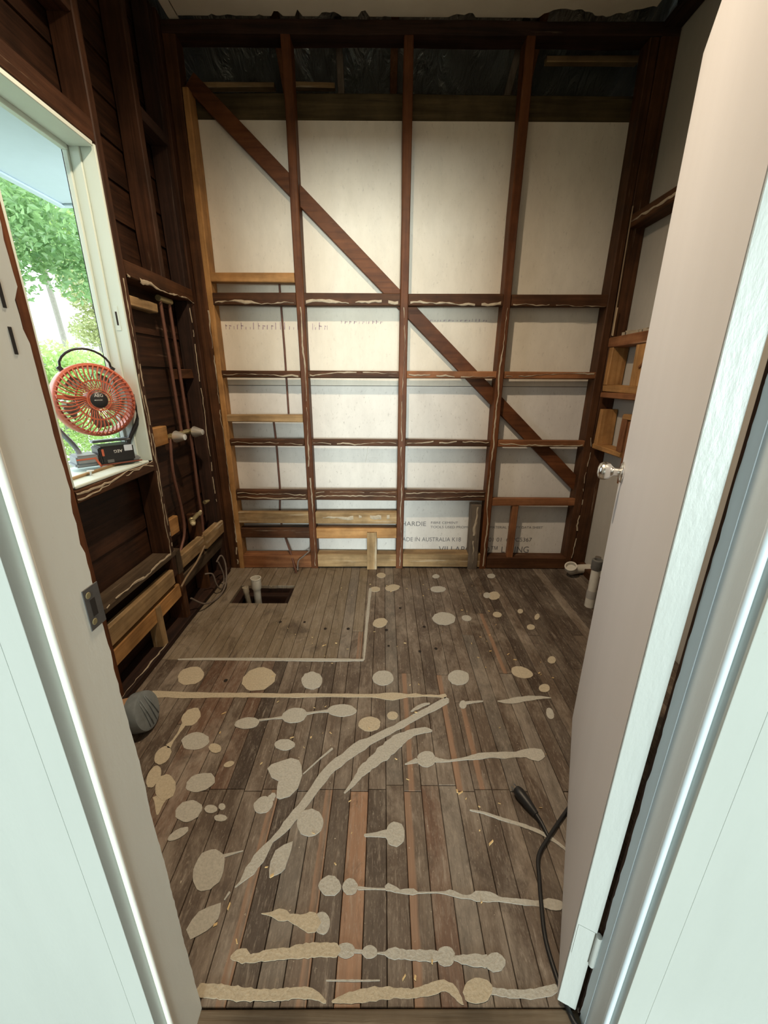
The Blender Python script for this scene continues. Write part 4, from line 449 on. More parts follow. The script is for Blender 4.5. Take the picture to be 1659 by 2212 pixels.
# patches of dried adhesive left on the boards (each with its own outline and thickness)
def patch(pts, tone, h):
    P = [Vector((pts[i], pts[i+1], 0)) for i in range(0, len(pts), 2)]; c = sum(P, Vector())/len(P); bm = bmesh.new()
    lo = [bm.verts.new((p.x-c.x, p.y-c.y, 0)) for p in P]
    hi = [bm.verts.new(((p.x-c.x), (p.y-c.y), h)) for p in P]; n = len(P)
    for i in range(n): bm.faces.new((lo[i], lo[(i+1)%n], hi[(i+1)%n], hi[i]))
    for a, b, e in tessellate_polygon([[Vector((v.co.x, v.co.y, 0)) for v in hi]]):
        t = (hi[a], hi[b], hi[e]); cr = (t[1].co-t[0].co).cross(t[2].co-t[0].co).z
        bm.faces.new(t if cr > 0 else t[::-1])
    me = bpy.data.meshes.new('adhesive_patch'); bm.to_mesh(me); bm.free()
    o = link('adhesive_patch', me, M_ADHC if tone else M_ADH, floor); o.location = (c.x, c.y, 0); return o
for i, (tone, pts) in enumerate(PATCHES): patch(pts, tone, .0011+.00006*(i % 12))
bm = bmesh.new()
for x, y in [(-.30,1.80),(-.42,1.86),(-.18,1.80),(.03,1.66),(.18,1.62),(.26,1.64),(.02,1.79),(.22,1.82),(-.55,1.86),(.1,2.0),(-.68,1.42),(-.27,1.40)]:
    rr = R.uniform(.006, .009); vs = [bm.verts.new((x+rr*math.cos(t*.785), y+rr*math.sin(t*.785)*1.2, .0006)) for t in range(8)]; bm.faces.new(vs)
    bmesh.ops.extrude_face_region(bm, geom=[bm.faces[-1]] if False else [])
nh = finish(bm, 'nail_hole', M_DARK, floor); nh['kind'] = 'stuff'
# loose wood chips and splinters
bm = bmesh.new(); RC = random.Random(8)
spots = [(-.29,.70),(-.31,.72),(-.38,.635),(-.40,.60),(.115,.535),(.05,.51),(.075,.51),(.24,.93),(.25,.925),(.31,.78),(.62,1.56),(.70,1.47),(.75,1.44),(.60,1.60),(.52,1.62),(-.29,1.66),(-.28,1.665),(.45,1.98),(.60,1.97),(.55,1.75),(-.62,1.24),(-.60,1.15),(-.66,1.05),(-.33,1.13),(-.26,1.13)]
for i in range(95):
    if i < len(spots): x, y = spots[i]
    else: x, y = RC.uniform(-.85, .75), RC.uniform(.5, 2.3)
    if y < 1.2 and abs(x) > .36+.45*(y-.46): continue
    if x > .36+.49*(y-.46): continue
    L = RC.uniform(.006, .018) if i < len(spots) else RC.uniform(.003, .010); w = RC.uniform(.002, .006) if i < len(spots) else RC.uniform(.001, .003); a = RC.uniform(0, 3.14); h = RC.uniform(.0015, .004)
    c, s = math.cos(a), math.sin(a); q = []
    for z in (.0004, h):
        for px, py in ((-L, -w), (L*.8, -w*.6), (L, w), (-L*.7, w*.8)):
            q.append(bm.verts.new((x+(px*c-py*s)*.6, y+(px*s+py*c)*.6, z)))
    for fidx in ((3,2,1,0),(4,5,6,7),(0,1,5,4),(1,2,6,5),(2,3,7,6),(3,0,4,7)): bm.faces.new([q[t] for t in fidx])
chips = finish(bm, 'wood_chips', M_CHIP); chips['kind'] = 'stuff'; tag(chips, 'pale wood chips and splinters scattered over the floorboards', 'wood chips')

# ------------------------------------------------------------------ back wall
wb = empty('wall_back', (0, D, 0), 'structure')
def bw(name, x0, x1, z0, z1, y0, y1, kind, ax): return timber(name, x0, x1, y0, y1, z0, z1, wood(kind, ax), wb)
box('sheet', -1.03, 1.385, 2.590, 2.597, 1.199, 2.492, M_SHEET_UP, wb, 0)
box('sheet', -1.03, 1.385, 2.590, 2.597, .02, 1.196, M_SHEET_LO, wb, 0)
SB = D
st = {}
for key, x0, x1, z0, z1, kd in (('c', -1.045, -.985, 0, 2.77, 'dark'), ('2', -.490, -.445, 0, 2.77, 'red'), ('3', .091, .137, 0, 2.77, 'red'), ('4', .665, .711, 0, 2.77, 'red'), ('5', 1.25, 1.296, 0, 2.77, 'dark')):
    st[key] = bw('stud', x0, x1, z0, z1, D, 2.589, kd, 'z')
bw('packer_strip', -.985, -.952, 0, 2.575, 2.50, 2.589, 'pine', 'z')
bw('top_plate', -1.05, 1.38, 2.770, 2.822, D-.004, 2.589, 'black', 'x')
bays = {'A': (-.951, -.491), 'B': (-.444, .090), 'C': (.138, .664), 'D': (.712, 1.249)}
def nog(b, z0, z1, kind, y0=D, dep=.045, name='nogging', bd=None, bw_=.008, bz=.5, gap=.12):
    x0, x1 = bays[b]; o = bw(name, x0, x1, z0, z1, y0+.001, y0+dep, kind, 'x')
    if bd:
        for q in range(bd): bead(o, (x0+.01-.0, y0, z0+(z1-z0)*(bz if bd == 1 else (.3, .7)[q])), (x1-.01, y0, z0+(z1-z0)*(bz if bd == 1 else (.3, .7)[q])), (0, -1, 0), bw_, M_BEAD, gap=gap)
    return o
def fixbead(o):
    return o
for b in 'ABCD':
    nog(b, 1.628, 1.69, 'dark', bd=1, bw_=.011 if b != 'D' else .006, bz=.2, gap=.05)
    nog(b, 1.243, 1.283, 'pinered' if b in 'CD' else 'dark', bd=1, bw_=.006, gap=.03)
    nog(b, .842, .880, 'dark' if b != 'D' else 'pinered', bd=1, bw_=.005, gap=.04)
for b in 'ABC': nog(b, .490, .553, 'dark', bd=2, bw_=.0045, gap=.03)
nog('A', 1.74, 1.787, 'pine'); nog('A', .986, 1.030, 'pineold')
for b in 'AB': nog(b, .326, .405, 'pineold', bd=1 if b == 'B' else None, bw_=.016, gap=.35)
nog('A', .218, .292, 'dark', y0=2.51); nog('B', .222, .294, 'pine')
nog('A', 0.0, .094, 'pinered', name='bottom_plate', dep=.08); nog('B', .012, .105, 'pineold', name='bottom_plate', dep=.08); nog('C', .010, .108, 'pineold', name='bottom_plate', dep=.08); nog('D', .004, .085, 'dark', name='bottom_plate', dep=.08)
bw('short_post', -.106, -.040, .0, .27, 2.485, 2.545, 'pineold', 'z')
p = bw('short_post', .580, .645, .0, .458, 2.492, 2.56, 'greywood', 'z'); bead(p, (.612, 2.492, .01), (.616, 2.492, .45), (0, -1, 0), .010, M_BEAD)
nog('D', .455, .505, 'pinered'); bw('short_post', .848, .888, .085, .455, 2.505, 2.55, 'pinered', 'z')
for key, xx in (('2', -.467), ('3', .118), ('4', .688)):
    bead(st[key], (xx, D, .02), (xx, D, 1.62), (0, -1, 0), .0055, M_BEAD, gap=.03, wob=.004)
bead(st['c'], (-.995, D, .03), (-.995, D, 1.6), (0, -1, 0), .006, M_BEAD, gap=.06)
bead(st['5'], (1.287, D, .03), (1.287, D, .9), (0, -1, 0), .006, M_BEAD, gap=.15)
# diagonal brace let in behind the noggings
obox('brace', (-.96, 2.5675, 2.630), (1.29, 2.5675, .565), .040, .076, (0, 1, 0), wood('red', 'x'), wb)
wb.children[-1].name = 'brace'
# timbers, battens and foil of the eave seen over the sheets
bw('eave_beam', -1.3, 1.45, 2.494, 2.606, 2.600, 2.64, 'olive', 'x')
for x0, x1, kd in ((-.565, -.525, 'pinered'), (.03, .068, 'pinered'), (.76, .80, 'pinered')):
    obox('rafter', ((x0+x1)/2, 2.62, 2.99), ((x0+x1)/2, 3.12, 2.60), .038, .085, (1, 0, 0), wood(kd, 'y'), wb)
for xa, xb in ((-.232, -.225), (.70, .63)):
    obox('eave_strut', (xa, 2.66, 2.93), (xb, 2.70, 2.60), .034, .02, (1, 0, 0), wood('greywood', 'z'), wb)
for x0, x1, z in ((-.95, -.575, 2.688), (-.47, -.26, 2.690), (.83, 1.30, 2.80)):
    timber('eave_batten', x0, x1, 2.69, 2.73, z-.012, z+.012, wood('pineold', 'x'), wb)
# conduit behind the studs, hanging string
tube('conduit', [(-.594, 2.578, 1.76), (-.590, 2.578, 1.40), (-.592, 2.578, 1.03)], .006, M_COPPER, wb, 8)
tube('conduit', [(-.690, 2.578, .99), (-.684, 2.578, .84), (-.684, 2.578, .55), (-.70, 2.578, .36), (-.692, 2.572, .29)], .0065, M_COPPER, wb, 8)
tube('conduit', [(-.675, 2.56, .22), (-.63, 2.52, .10), (-.595, 2.46, .025), (-.58, 2.42, .006)], .0065, M_COPPER, wb, 8, 4)
tube('conduit', [(-.495, 2.53, .30), (-.497, 2.53, .14), (-.53, 2.50, .10), (-.57, 2.47, .07), (-.575, 2.45, .01)], .005, M_CABLEG, wb, 8, 5)
tube('hanging_string', [(-.098, 2.586, .84), (-.100, 2.584, .80), (-.108, 2.584, .755), (-.114, 2.585, .725)], .0025, plain('white_string', (.75, .72, .66), .8), wb, 6, 3)
# print on the sheets
TY = 2.5892
text('printed_lettering', 'HARDIE', (.125, TY, .280), .047, M_INK, wb, sx=1.05)
text('printed_lettering', 'FIBRE CEMENT', (.327, TY, .296), .024, M_INK, wb, sx=1.2)
text('printed_lettering', 'TOOLS USED PROMO', (.327, TY, .264), .024, M_INK, wb, sx=1.2)
text('printed_lettering', 'SEE MATERIAL SAFETY DATA SHEET', (.69, TY, .264), .024, M_INK, wb, sx=1.08)
text('printed_lettering', 'MADE IN AUSTRALIA K18', (.105, TY, .166), .043, M_INK, wb, sx=.90)
text('printed_lettering', '01 01  61PC5367', (.735, TY, .166), .042, M_INK, wb, sx=1.02)
text('printed_lettering', 'VILLABOARD\u2122 LINING', (.392, TY, .083), .066, M_INK, wb, sx=.92)
# blurred purple print under the top noggings: short strokes, no longer readable
bm = bmesh.new(); RS = random.Random(3)
for xa, xb, za, zb in ((-.93, -.50, 1.512, 1.552), (-.42, -.33, 1.512, 1.552), (-.25, -.01, 1.545, 1.566), (.25, .60, 1.560, 1.575)):
    x = xa
    while x < xb:
        w = RS.uniform(.008, .022); h = RS.uniform(.3, 1)*(zb-za)
        q = [bm.verts.new((x+a*w-0, TY-wb.location.y, za+c*h)) for a, c in ((0, 0), (.25, 0), (.35, 1), (.1, 1))]; bm.faces.new(q)
        if RS.random() < .6:
            q = [bm.verts.new((x+a*w, TY-wb.location.y, za+c*(zb-za))) for a, c in ((.1, .45), (.9, .4), (.9, .52), (.1, .57))]; bm.faces.new(q)
        x += w+RS.uniform(.003, .012)
fp = finish(bm, 'faded_print', M_INKP, wb); fp['kind'] = 'stuff'

# ------------------------------------------------------------------ left wall
XL = -1.04
wl = empty('wall_left', (XL, 1.7, 0), 'structure')
def lw(name, y0, y1, z0, z1, kind, ax, x0=XL-.09, x1=XL): return timber(name, x0, x1, y0, y1, z0, z1, wood(kind, ax), wl)
def weather(y0, y1, z0, z1):
    bm = bmesh.new(); L = (y1-y0)/2; h = (z1-z0)
    vs = [(-.012, -L, -h/2), (.004, -L, -h/2), (-.004, -L, h/2), (-.012, -L, h/2)]
    a = [bm.verts.new(v) for v in vs]; b = [bm.verts.new((v[0], L, v[2])) for v in vs]
    for i in range(4): bm.faces.new((a[i], a[(i+1)%4], b[(i+1)%4], b[i]))
    bm.faces.new(a); bm.faces.new(b)
    o = finish(bm, 'weatherboard', wood('board', 'y'), wl); o.location = Vector((-1.136, (y0+y1)/2, (z0+z1)/2))-Vector(wl.location)
zz = -.02
while zz < 2.83:
    z1 = zz+.1445
    if z1 < .87 or zz > 2.02: weather(.3, 2.62, zz, z1)
    elif z1 < 1.0: weather(.3, 1.30, zz, z1); weather(1.80, 2.62, zz, z1)
    else: weather(.3, 1.30, zz, z1); weather(1.80, 2.62, zz, z1)
    zz += .146
box('outer_lining', -1.170, -1.150, .3, 2.62, -.05, .875, M_DARK, wl, 0); box('outer_lining', -1.170, -1.150, .3, 2.62, 2.035, 2.84, M_DARK, wl, 0)
box('outer_lining', -1.170, -1.150, .3, 1.295, .875, 2.035, M_DARK, wl, 0); box('outer_lining', -1.170, -1.150, 1.80, 2.62, .875, 2.035, M_DARK, wl, 0)
sA = lw('stud', 1.262, 1.308, 0, 2.83, 'red', 'z'); sB_ = lw('stud', 1.800, 1.842, .30, 2.83, 'ldark', 'z')
lw('stud', 2.142, 2.182, 1.695, 2.83, 'ldark', 'z'); lw('stud', 2.452, 2.498, 0, 2.83, 'ldark', 'z'); lw('stud', .80, .845, 0, 2.83, 'dark', 'z')
lw('stud', 1.852, 1.892, 0, .29, 'dark', 'z')
bead(sB_, (XL, 1.806, .42), (XL, 1.806, 1.62), (1, 0, 0), .006, M_BEAD, gap=.04); bead(sB_, (XL, 1.832, .42), (XL, 1.832, 1.3), (1, 0, 0), .004, M_BEAD, gap=.08)
o = lw('stud', 2.405, 2.450, 0, 2.83, 'black', 'z', XL-.088, XL-.012); bead(o, (XL-.012, 2.43, .5), (XL-.012, 2.43, 1.6), (1, 0, 0), .004, M_BEAD, gap=.08)
o = lw('nogging', 1.843, 2.45, 1.632, 1.695, 'dark', 'y'); bead(o, (XL, 1.85, 1.640), (XL, 2.45, 1.640), (1, 0, 0), .012, M_BEAD, gap=.06)
lw('nogging', 1.843, 2.13, 1.535, 1.575, 'pineold', 'y', XL-.085, XL-.04); lw('nogging', 2.26, 2.40, 1.235, 1.285, 'dark', 'y', XL-.085, XL-.035)
lw('lintel', 1.309, 1.799, 2.045, 2.12, 'ldark', 'y'); lw('nogging', 1.309, 1.799, 2.40, 2.445, 'ldark', 'y'); lw('nogging', 2.183, 2.40, 2.30, 2.345, 'black', 'y')
o = lw('sill_trimmer', 1.309, 1.799, .838, .884, 'dark', 'y'); bead(o, (XL, 1.31, .850), (XL, 1.79, .868), (1, 0, 0), .006, M_BEAD, gap=.03, wob=.009); bead(o, (XL, 1.31, .872), (XL, 1.79, .880), (1, 0, 0), .006, M_BEAD, gap=.05)
o = lw('ledge', 1.309, 1.845, .398, .428, 'ledge', 'y'); bead(o, (XL, 1.32, .417), (XL, 1.80, .417), (1, 0, 0), .009, M_BEAD, gap=.05)
lw('rail', 1.262, 1.800, .262, .340, 'pineold', 'y', XL-.04); lw('rail', 1.262, 1.840, .165, .240, 'pine', 'y', XL-.045, XL-.004)
p = lw('short_post', 1.605, 1.645, .0, .24, 'pineold', 'z', XL-.05, XL+.004)
lw('rail', 1.90, 2.16, .296, .372, 'pineold', 'y', XL-.04); lw('rail', 2.185, 2.45, .283, .368, 'pineold', 'y', XL-.04, XL+.004); lw('rail', 1.90, 2.45, .19, .262, 'ledge', 'y', XL-.05, XL-.01)
lw('block', 1.850, 1.895, .29, .415, 'ledge', 'z', XL-.05, XL+.002); lw('block', 1.905, 2.03, .455, .545, 'pine', 'y', XL-.085, XL-.06)
lw('tap_nogging', 1.845, 2.05, .925, 1.015, 'pine', 'y', XL-.085, XL-.05)
o = lw('bottom_plate', 1.0, 2.45, 0.0, .032, 'black', 'y', XL-.09, XL+.012); bead(o, (XL+.002, 1.28, .033), (XL+.002, 1.66, .033), (0, 0, 1), .006, M_BEAD, gap=.03)
lw('stud', 2.165, 2.205, 0, .50, 'dark', 'z', XL-.085, XL-.02)
# window
win = empty('window_1', (XL-.05, 1.55, .89), 'structure')
def wbx(name, *a, **k): return box(name, *a, M_WIN, win, **k)
wbx('window_jamb', -1.150, -1.132, 1.772, 1.7985, .89, 2.05, bevel=.002); wbx('window_jamb', -1.132, -1.094, 1.781, 1.7985, .89, 2.05, bevel=.002); wbx('window_jamb', -1.094, -1.041, 1.788, 1.7985, .89, 2.04, bevel=.002)
wbx('window_jamb', -1.150, -1.045, 1.309, 1.322, .89, 2.05)
wbx('window_head', -1.150, -1.128, 1.322, 1.772, 2.014, 2.044, bevel=.002); wbx('window_head', -1.128, -1.041, 1.322, 1.781, 2.028, 2.044, bevel=.002)
box('window_sill', -1.30, -1.150, 1.27, 1.83, .868, .889, M_WIN, win, .004); box('window_sill', -1.1495, -1.043, 1.322, 1.772, .884, .8955, M_WIN, win, .003)
box('window_stop', -1.125, -1.112, 1.33, 1.77, .8957, .905, wood('pineold', 'y'), win, .002)
lt = box('latch_plate', -1.085, -1.066, 1.7865, 1.7882, 1.425, 1.515, M_WIN, win, .001); box('latch_slot', -1.079, -1.072, 1.7858, 1.7866, 1.445, 1.495, M_DARK, win, 0)
# ------------------------------------------------------------------ right wall
XR = 1.298
wr = empty('wall_right', (XR, 1.7, 0), 'structure')
def rw(name, y0, y1, z0, z1, kind, ax, x0=XR, x1=XR+.088): return timber(name, x0, x1, y0, y1, z0, z1, wood(kind, ax), wr)
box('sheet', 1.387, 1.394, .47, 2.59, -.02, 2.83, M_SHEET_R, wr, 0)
rw('stud', 2.501, 2.588, 0, 2.80, 'dark', 'z', XR+.001); rw('stud', 1.80, 1.845, 0, 2.80, 'dark', 'z'); rw('stud', 1.20, 1.245, 0, 2.80, 'dark', 'z')
o = rw('nogging', 1.846, 2.500, 2.005, 2.065, 'dark', 'y'); bead(o, (XR, 1.85, 2.04), (XR, 2.49, 2.04), (-1, 0, 0), .010, M_BEAD, gap=.05)
rw('nogging', 1.846, 2.500, .0, .05, 'dark', 'y', XR+.04); rw('top_plate', .5, 2.498, 2.80, 2.83, 'black', 'y')
b1 = 'pine'
rw('niche_rail', 1.86, 2.490, 1.415, 1.470, 'pinered', 'y', XR-.012, XR+.07); rw('niche_rail', 1.86, 2.478, 1.173, 1.212, 'pine', 'y', XR-.006, XR+.07); rw('niche_ledge', 1.86, 2.475, 1.143, 1.172, 'pinered', 'y', XR-.016, XR+.05)
rw('niche_post', 2.440, 2.480, 1.213, 1.414, 'pine', 'z', XR-.008, XR+.085); rw('niche_post', 2.130, 2.222, 1.213, 1.414, 'pine', 'z', XR-.006, XR+.07)
rw('niche_rail', 2.170, 2.470, .838, .868, 'pine', 'y', XR-.012, XR+.08); rw('niche_post', 2.430, 2.470, .869, 1.075, 'pine', 'z', XR-.008, XR+.085); rw('niche_post', 2.170, 2.222, .869, 1.060, 'pinered', 'z', XR-.010, XR+.085); rw('niche_rail', 1.86, 2.205, 1.040, 1.070, 'pine', 'y', XR-.012, XR+.06)
rw('niche_post', 2.08, 2.165, .70, 1.035, 'pinered', 'z', XR-.004, XR+.085)
obox('off_cut', (XR-.004, 2.155, 1.30), (XR-.004, 2.10, 1.345), .02, .012, (1, 0, 0), wood('pinered', 'z'), wr)
bm = bmesh.new(); RM = random.Random(2)
for i in range(9):
    y = 2.12+i*.03; z = 1.4705; w = RM.uniform(.012, .02); h = RM.uniform(.008, .02)
    bmbox(bm, -.004, .03, y-w-wr.location.y, y+w-wr.location.y, z, z+h)
finish(bm, 'mortar_crust', M_BEAD, wr)
bm = None
# ------------------------------------------------------------------ front wall with the doorway
wf = empty('wall_front', (0, .42, 0), 'structure')
box('wall_panel', -2.3, -.400, .372, .462, -.02, 2.84, M_PAINT, wf, 0); box('wall_panel', .436, 2.3, .386, .462, -.02, 2.84, M_PAINT, wf, 0); box('wall_panel', -.400, .436, .372, .462, 2.03, 2.84, M_PAINT, wf, 0)
box('wall_core', -.412, -.3785, .400, .4625, 0, 2.03, wood('dark', 'z'), wf, 0); box('wall_core', .4135, .445, .400, .4625, 0, 2.03, wood('dark', 'z'), wf, 0); box('wall_core', -.40, .43, .40, .4625, 2.01, 2.035, wood('dark', 'x'), wf, 0)
def ragged(name, x0, x1, ya, yb, z0, z1, mat, parent, amp, far=True, chips=()):
    """painted skin whose room-side edge is chipped"""
    bm = bmesh.new(); n = 150; A, B = [], []; j = 0
    for i in range(n+1):
        z = z0+(z1-z0)*i/n; j = .6*j+R.uniform(-amp, amp)*.6; y = yb+j
        for c0, c1, dy in chips:
            if c0 <= z <= c1: y += dy
        A.append([bm.verts.new((x, y, z-parent.location.z)) for x in (x0, x1)]); B.append([bm.verts.new((x, ya, z-parent.location.z)) for x in (x0, x1)])
    for v in list(bm.verts): v.co.x -= parent.location.x; v.co.y -= parent.location.y
    for i in range(n):
        for P, Q in (((A, 0), (B, 0)), ((A, 1), (B, 1)), ((A, 0), (A, 1)), ((B, 0), (B, 1))):
            bm.faces.new((P[0][i][P[1]], P[0][i+1][P[1]], Q[0][i+1][Q[1]], Q[0][i][Q[1]]))
    return finish(bm, name, mat, parent)
tl = empty('trim_1', (-.375, .42, 0), 'structure')
ragged('jamb_face', -.3782, -.375, .392, .464, 0, 2.03, M_JAMB, tl, .0022, chips=((1.29, 1.335, -.006), (1.05, 1.12, -.003)))
lathe('jamb_bead', [(.0044, 0), (.0044, 2.04)], M_JAMB, tl, 24, Matrix.Translation((-.0018, -.0305, 0)))
box('architrave', -.412, -.3815, .3655, .396, 0, 2.1, M_PAINT, tl, .0004); box('architrave', -.52, -.4121, .3653, .378, 0, 2.1, M_PAINT, tl, .0002)
sp_ = box('strike_plate', -.3752, -.3738, .442, .470, .941, .999, M_STEEL, tl, .0004); 
for z in (.951, .989): lathe('screw', [(.0001, .0006), (.0038, .0006), (.0045, 0)], M_BRASS, tl, 12, frame((.0012, .030, z), (1, 0, 0)), False)
box('strike_hole', -.3742, -.3735, .450, .459, .958, .982, M_DARK, tl, 0)
box('mortise', -.3755, -.3745, .439, .4435, 1.274, 1.300, M_DARK, tl, .0004); box('mortise', -.3755, -.3745, .440, .4445, 1.317, 1.343, M_DARK, tl, .0004)
tr = empty('trim_2', (.41, .42, 0), 'structure')
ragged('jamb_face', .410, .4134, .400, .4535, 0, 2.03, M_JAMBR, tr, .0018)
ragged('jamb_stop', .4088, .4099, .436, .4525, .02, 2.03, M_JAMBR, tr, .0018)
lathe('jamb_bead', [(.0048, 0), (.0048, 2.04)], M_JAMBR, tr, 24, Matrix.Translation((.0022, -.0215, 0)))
box('architrave', .4165, .465, .3815, .402, 0, 2.1, M_PAINT, tr, .0004); box('architrave', .4651, .62, .3813, .395, 0, 2.1, M_PAINT, tr, .0002)
trh = empty('trim_3', (0, .42, 2.03), 'structure'); box('head_jamb', -.378, .413, .392, .464, 2.005, 2.03, M_JAMB, trh, .002); box('architrave', -.52, .62, .3645, .392, 2.035, 2.13, M_PAINT, trh, .003)
# hall: floor and ceiling around the camera
M_HALL = plain('hall_dark_shell', (.20, .16, .12), .7, var=.2, scale=6)  # unseen hall surfaces, made dark to cut their bounce onto the casings
box('floor_hall', -2.3, 2.3, -9.3, .2995, -.03, 0, wood('greywood', 'x'), None, 0, 'structure'); box('ceiling_hall', -2.3, 2.3, -9.3, .372, 2.84, 2.87, M_HALL, None, 0, 'structure')
box('wall_hall', -2.34, -2.3, -9.3, .462, -.03, 2.87, M_HALL, None, 0, 'structure'); box('wall_hall', 2.3, 2.34, -9.3, .462, -.03, 2.87, M_HALL, None, 0, 'structure')
for a_, b_, c_, d_ in ((-2.3, -1.0, 0, 2.84), (2.0, 2.3, 0, 2.84), (-1.0, 2.0, 2.5, 2.84)): box('wall_hall', a_, b_, -9.3, -9.26, c_, d_, M_HALL, None, 0, 'structure')  # unseen end wall with opening, added to hold back sky light
# ------------------------------------------------------------------ door
P1 = Vector((.372, .476, 0)); dr = Vector((.44, .90, 0)).normalized(); nn = Vector((-dr.y, dr.x, 0))
door = empty('door_1', P1, 'structure'); door.rotation_euler = (0, 0, math.atan2(dr.y, dr.x))
# local frame: x along the leaf, +y towards the room side face that shows
bm = bmesh.new(); bmbox(bm, .0005, .82, -.036, 0, .010, 1.962); bmesh.ops.bevel(bm, geom=list(bm.edges), offset=.0025, segments=2, affect='EDGES'); finish(bm, 'door_leaf', M_DOOR, door)
bm = bmesh.new(); bmbox(bm, -.0015, .0008, -.0355, -.0005, .010, 1.9615); bmesh.ops.bevel(bm, geom=[e for e in bm.edges if abs(e.verts[0].co.z-e.verts[1].co.z) > 1], offset=.001, segments=1, affect='EDGES'); finish(bm, 'door_edge', M_DOOREDGE, door)
kn = lathe('door_knob', [(.0, 0), (.030, 0), (.031, .003), (.026, .008), (.013, .010), (.0115, .022), (.013, .026), (.017, .030), (.024, .036), (.0265, .046), (.0255, .056), (.020, .063), (.010, .0665), (0.0, .067)], M_CHROME, door, 32, frame((.745, .0005, .992), (0, 1, 0)))
for z in (.18, 1.70):
    h = lathe('hinge', [(.0055, 0), (.0055, .09)], M_DOOREDGE, door, 12, Matrix.Translation((-.004, -.039, z)))
    bm = bmesh.new(); bmbox(bm, -.0024, -.0014, -.034, -.004, z, z+.09); finish(bm, 'hinge_leaf', M_DOOREDGE, door)
box('latch_face', 0, 0, 0, 0, 0, 0, M_STEEL, None, 0) if False else None
# ------------------------------------------------------------------ ceiling and roof
cl = empty('ceiling', (0, 1.5, 2.83), 'structure')
def ragged_ceiling(name, x0, x1, y0, yfun, mat, zt=.006, n=120, z=2.830):
    bm = bmesh.new(); A, B = [], []
    for i in range(n+1):
        x = x0+(x1-x0)*i/n; y = yfun(x); A.append([bm.verts.new((x, y-1.5, k)) for k in (z-2.83, z-2.83+zt)]); B.append([bm.verts.new((x, y0-1.5, k)) for k in (z-2.83, z-2.83+zt)])
    for i in range(n):
        for P, Q in (((A, 0), (B, 0)), ((A, 1), (B, 1)), ((A, 0), (A, 1)), ((B, 0), (B, 1))): bm.faces.new((P[0][i][P[1]], P[0][i+1][P[1]], Q[0][i+1][Q[1]], Q[0][i][Q[1]]))
    return finish(bm, name, mat, cl)
RJ = random.Random(6); jag = [RJ.uniform(-.012, .008) for _ in range(400)]
def yedge(x):
    y = 2.512+jag[int((x+1.2)*60)]*.7+.006*math.sin(9*x)
    for cx, w, dp in ((-.575, .012, .035), (-.50, .022, .05), (-.40, .016, .055), (-.25, .05, .03), (-.10, .02, .045), (.36, .05, .03), (.5, .02, -.01), (-.7, .1, .015), (.0, .05, .012)):
        if abs(x-cx) < w: y -= dp
    if x > .72: y -= .05+.02*math.sin(x*17)
    return min(y, 2.496)
ragged_ceiling('ceiling_sheet', -.962, 1.22, .466, yedge, M_CEIL)
ragged_ceiling('ceiling_strip', -1.003, -.958, .466, lambda x: 2.56 if x < -.985 else 2.535, M_CEIL, z=2.824)
rf = empty('roof', (0, 1.4, 3.3), 'structure')
bm = bmesh.new()
def quad(*p): bm.faces.new([bm.verts.new(Vector(q)-Vector((0, 1.4, 3.3))) for q in p])
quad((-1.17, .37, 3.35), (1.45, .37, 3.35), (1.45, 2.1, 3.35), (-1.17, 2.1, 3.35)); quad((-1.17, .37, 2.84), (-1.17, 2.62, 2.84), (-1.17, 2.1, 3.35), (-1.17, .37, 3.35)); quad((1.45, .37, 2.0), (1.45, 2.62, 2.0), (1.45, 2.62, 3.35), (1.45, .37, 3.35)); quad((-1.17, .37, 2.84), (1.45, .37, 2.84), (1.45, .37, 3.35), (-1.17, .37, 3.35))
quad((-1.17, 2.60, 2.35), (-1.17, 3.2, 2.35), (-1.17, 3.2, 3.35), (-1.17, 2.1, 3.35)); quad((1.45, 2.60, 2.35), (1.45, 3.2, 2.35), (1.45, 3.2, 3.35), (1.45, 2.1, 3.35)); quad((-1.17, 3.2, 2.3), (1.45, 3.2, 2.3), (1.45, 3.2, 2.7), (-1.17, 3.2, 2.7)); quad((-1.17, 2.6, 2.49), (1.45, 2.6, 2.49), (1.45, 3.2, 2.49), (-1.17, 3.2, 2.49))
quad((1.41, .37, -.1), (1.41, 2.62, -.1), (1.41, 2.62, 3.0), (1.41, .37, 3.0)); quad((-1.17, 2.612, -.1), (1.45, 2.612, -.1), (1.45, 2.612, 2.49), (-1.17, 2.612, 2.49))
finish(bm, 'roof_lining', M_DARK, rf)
bm = bmesh.new(); n1, n2 = 60, 22; g = {}; RF = random.Random(9)
for i in range(n1+1):
    for j in range(n2+1):
        x = -1.16+2.6*i/n1; t = j/n2; y = 2.1+1.1*t; z = 3.32-.68*t+.012*math.sin(x*23+2*t)+.006*math.sin(x*61+11*t)+RF.uniform(-.003, .003)
        g[i, j] = bm.verts.new((x, y-1.4, z-3.3))
for i in range(n1):
    for j in range(n2): bm.faces.new((g[i, j], g[i+1, j], g[i+1, j+1], g[i, j+1]))
finish(bm, 'foil_sarking', M_FOIL, rf, smooth=True)
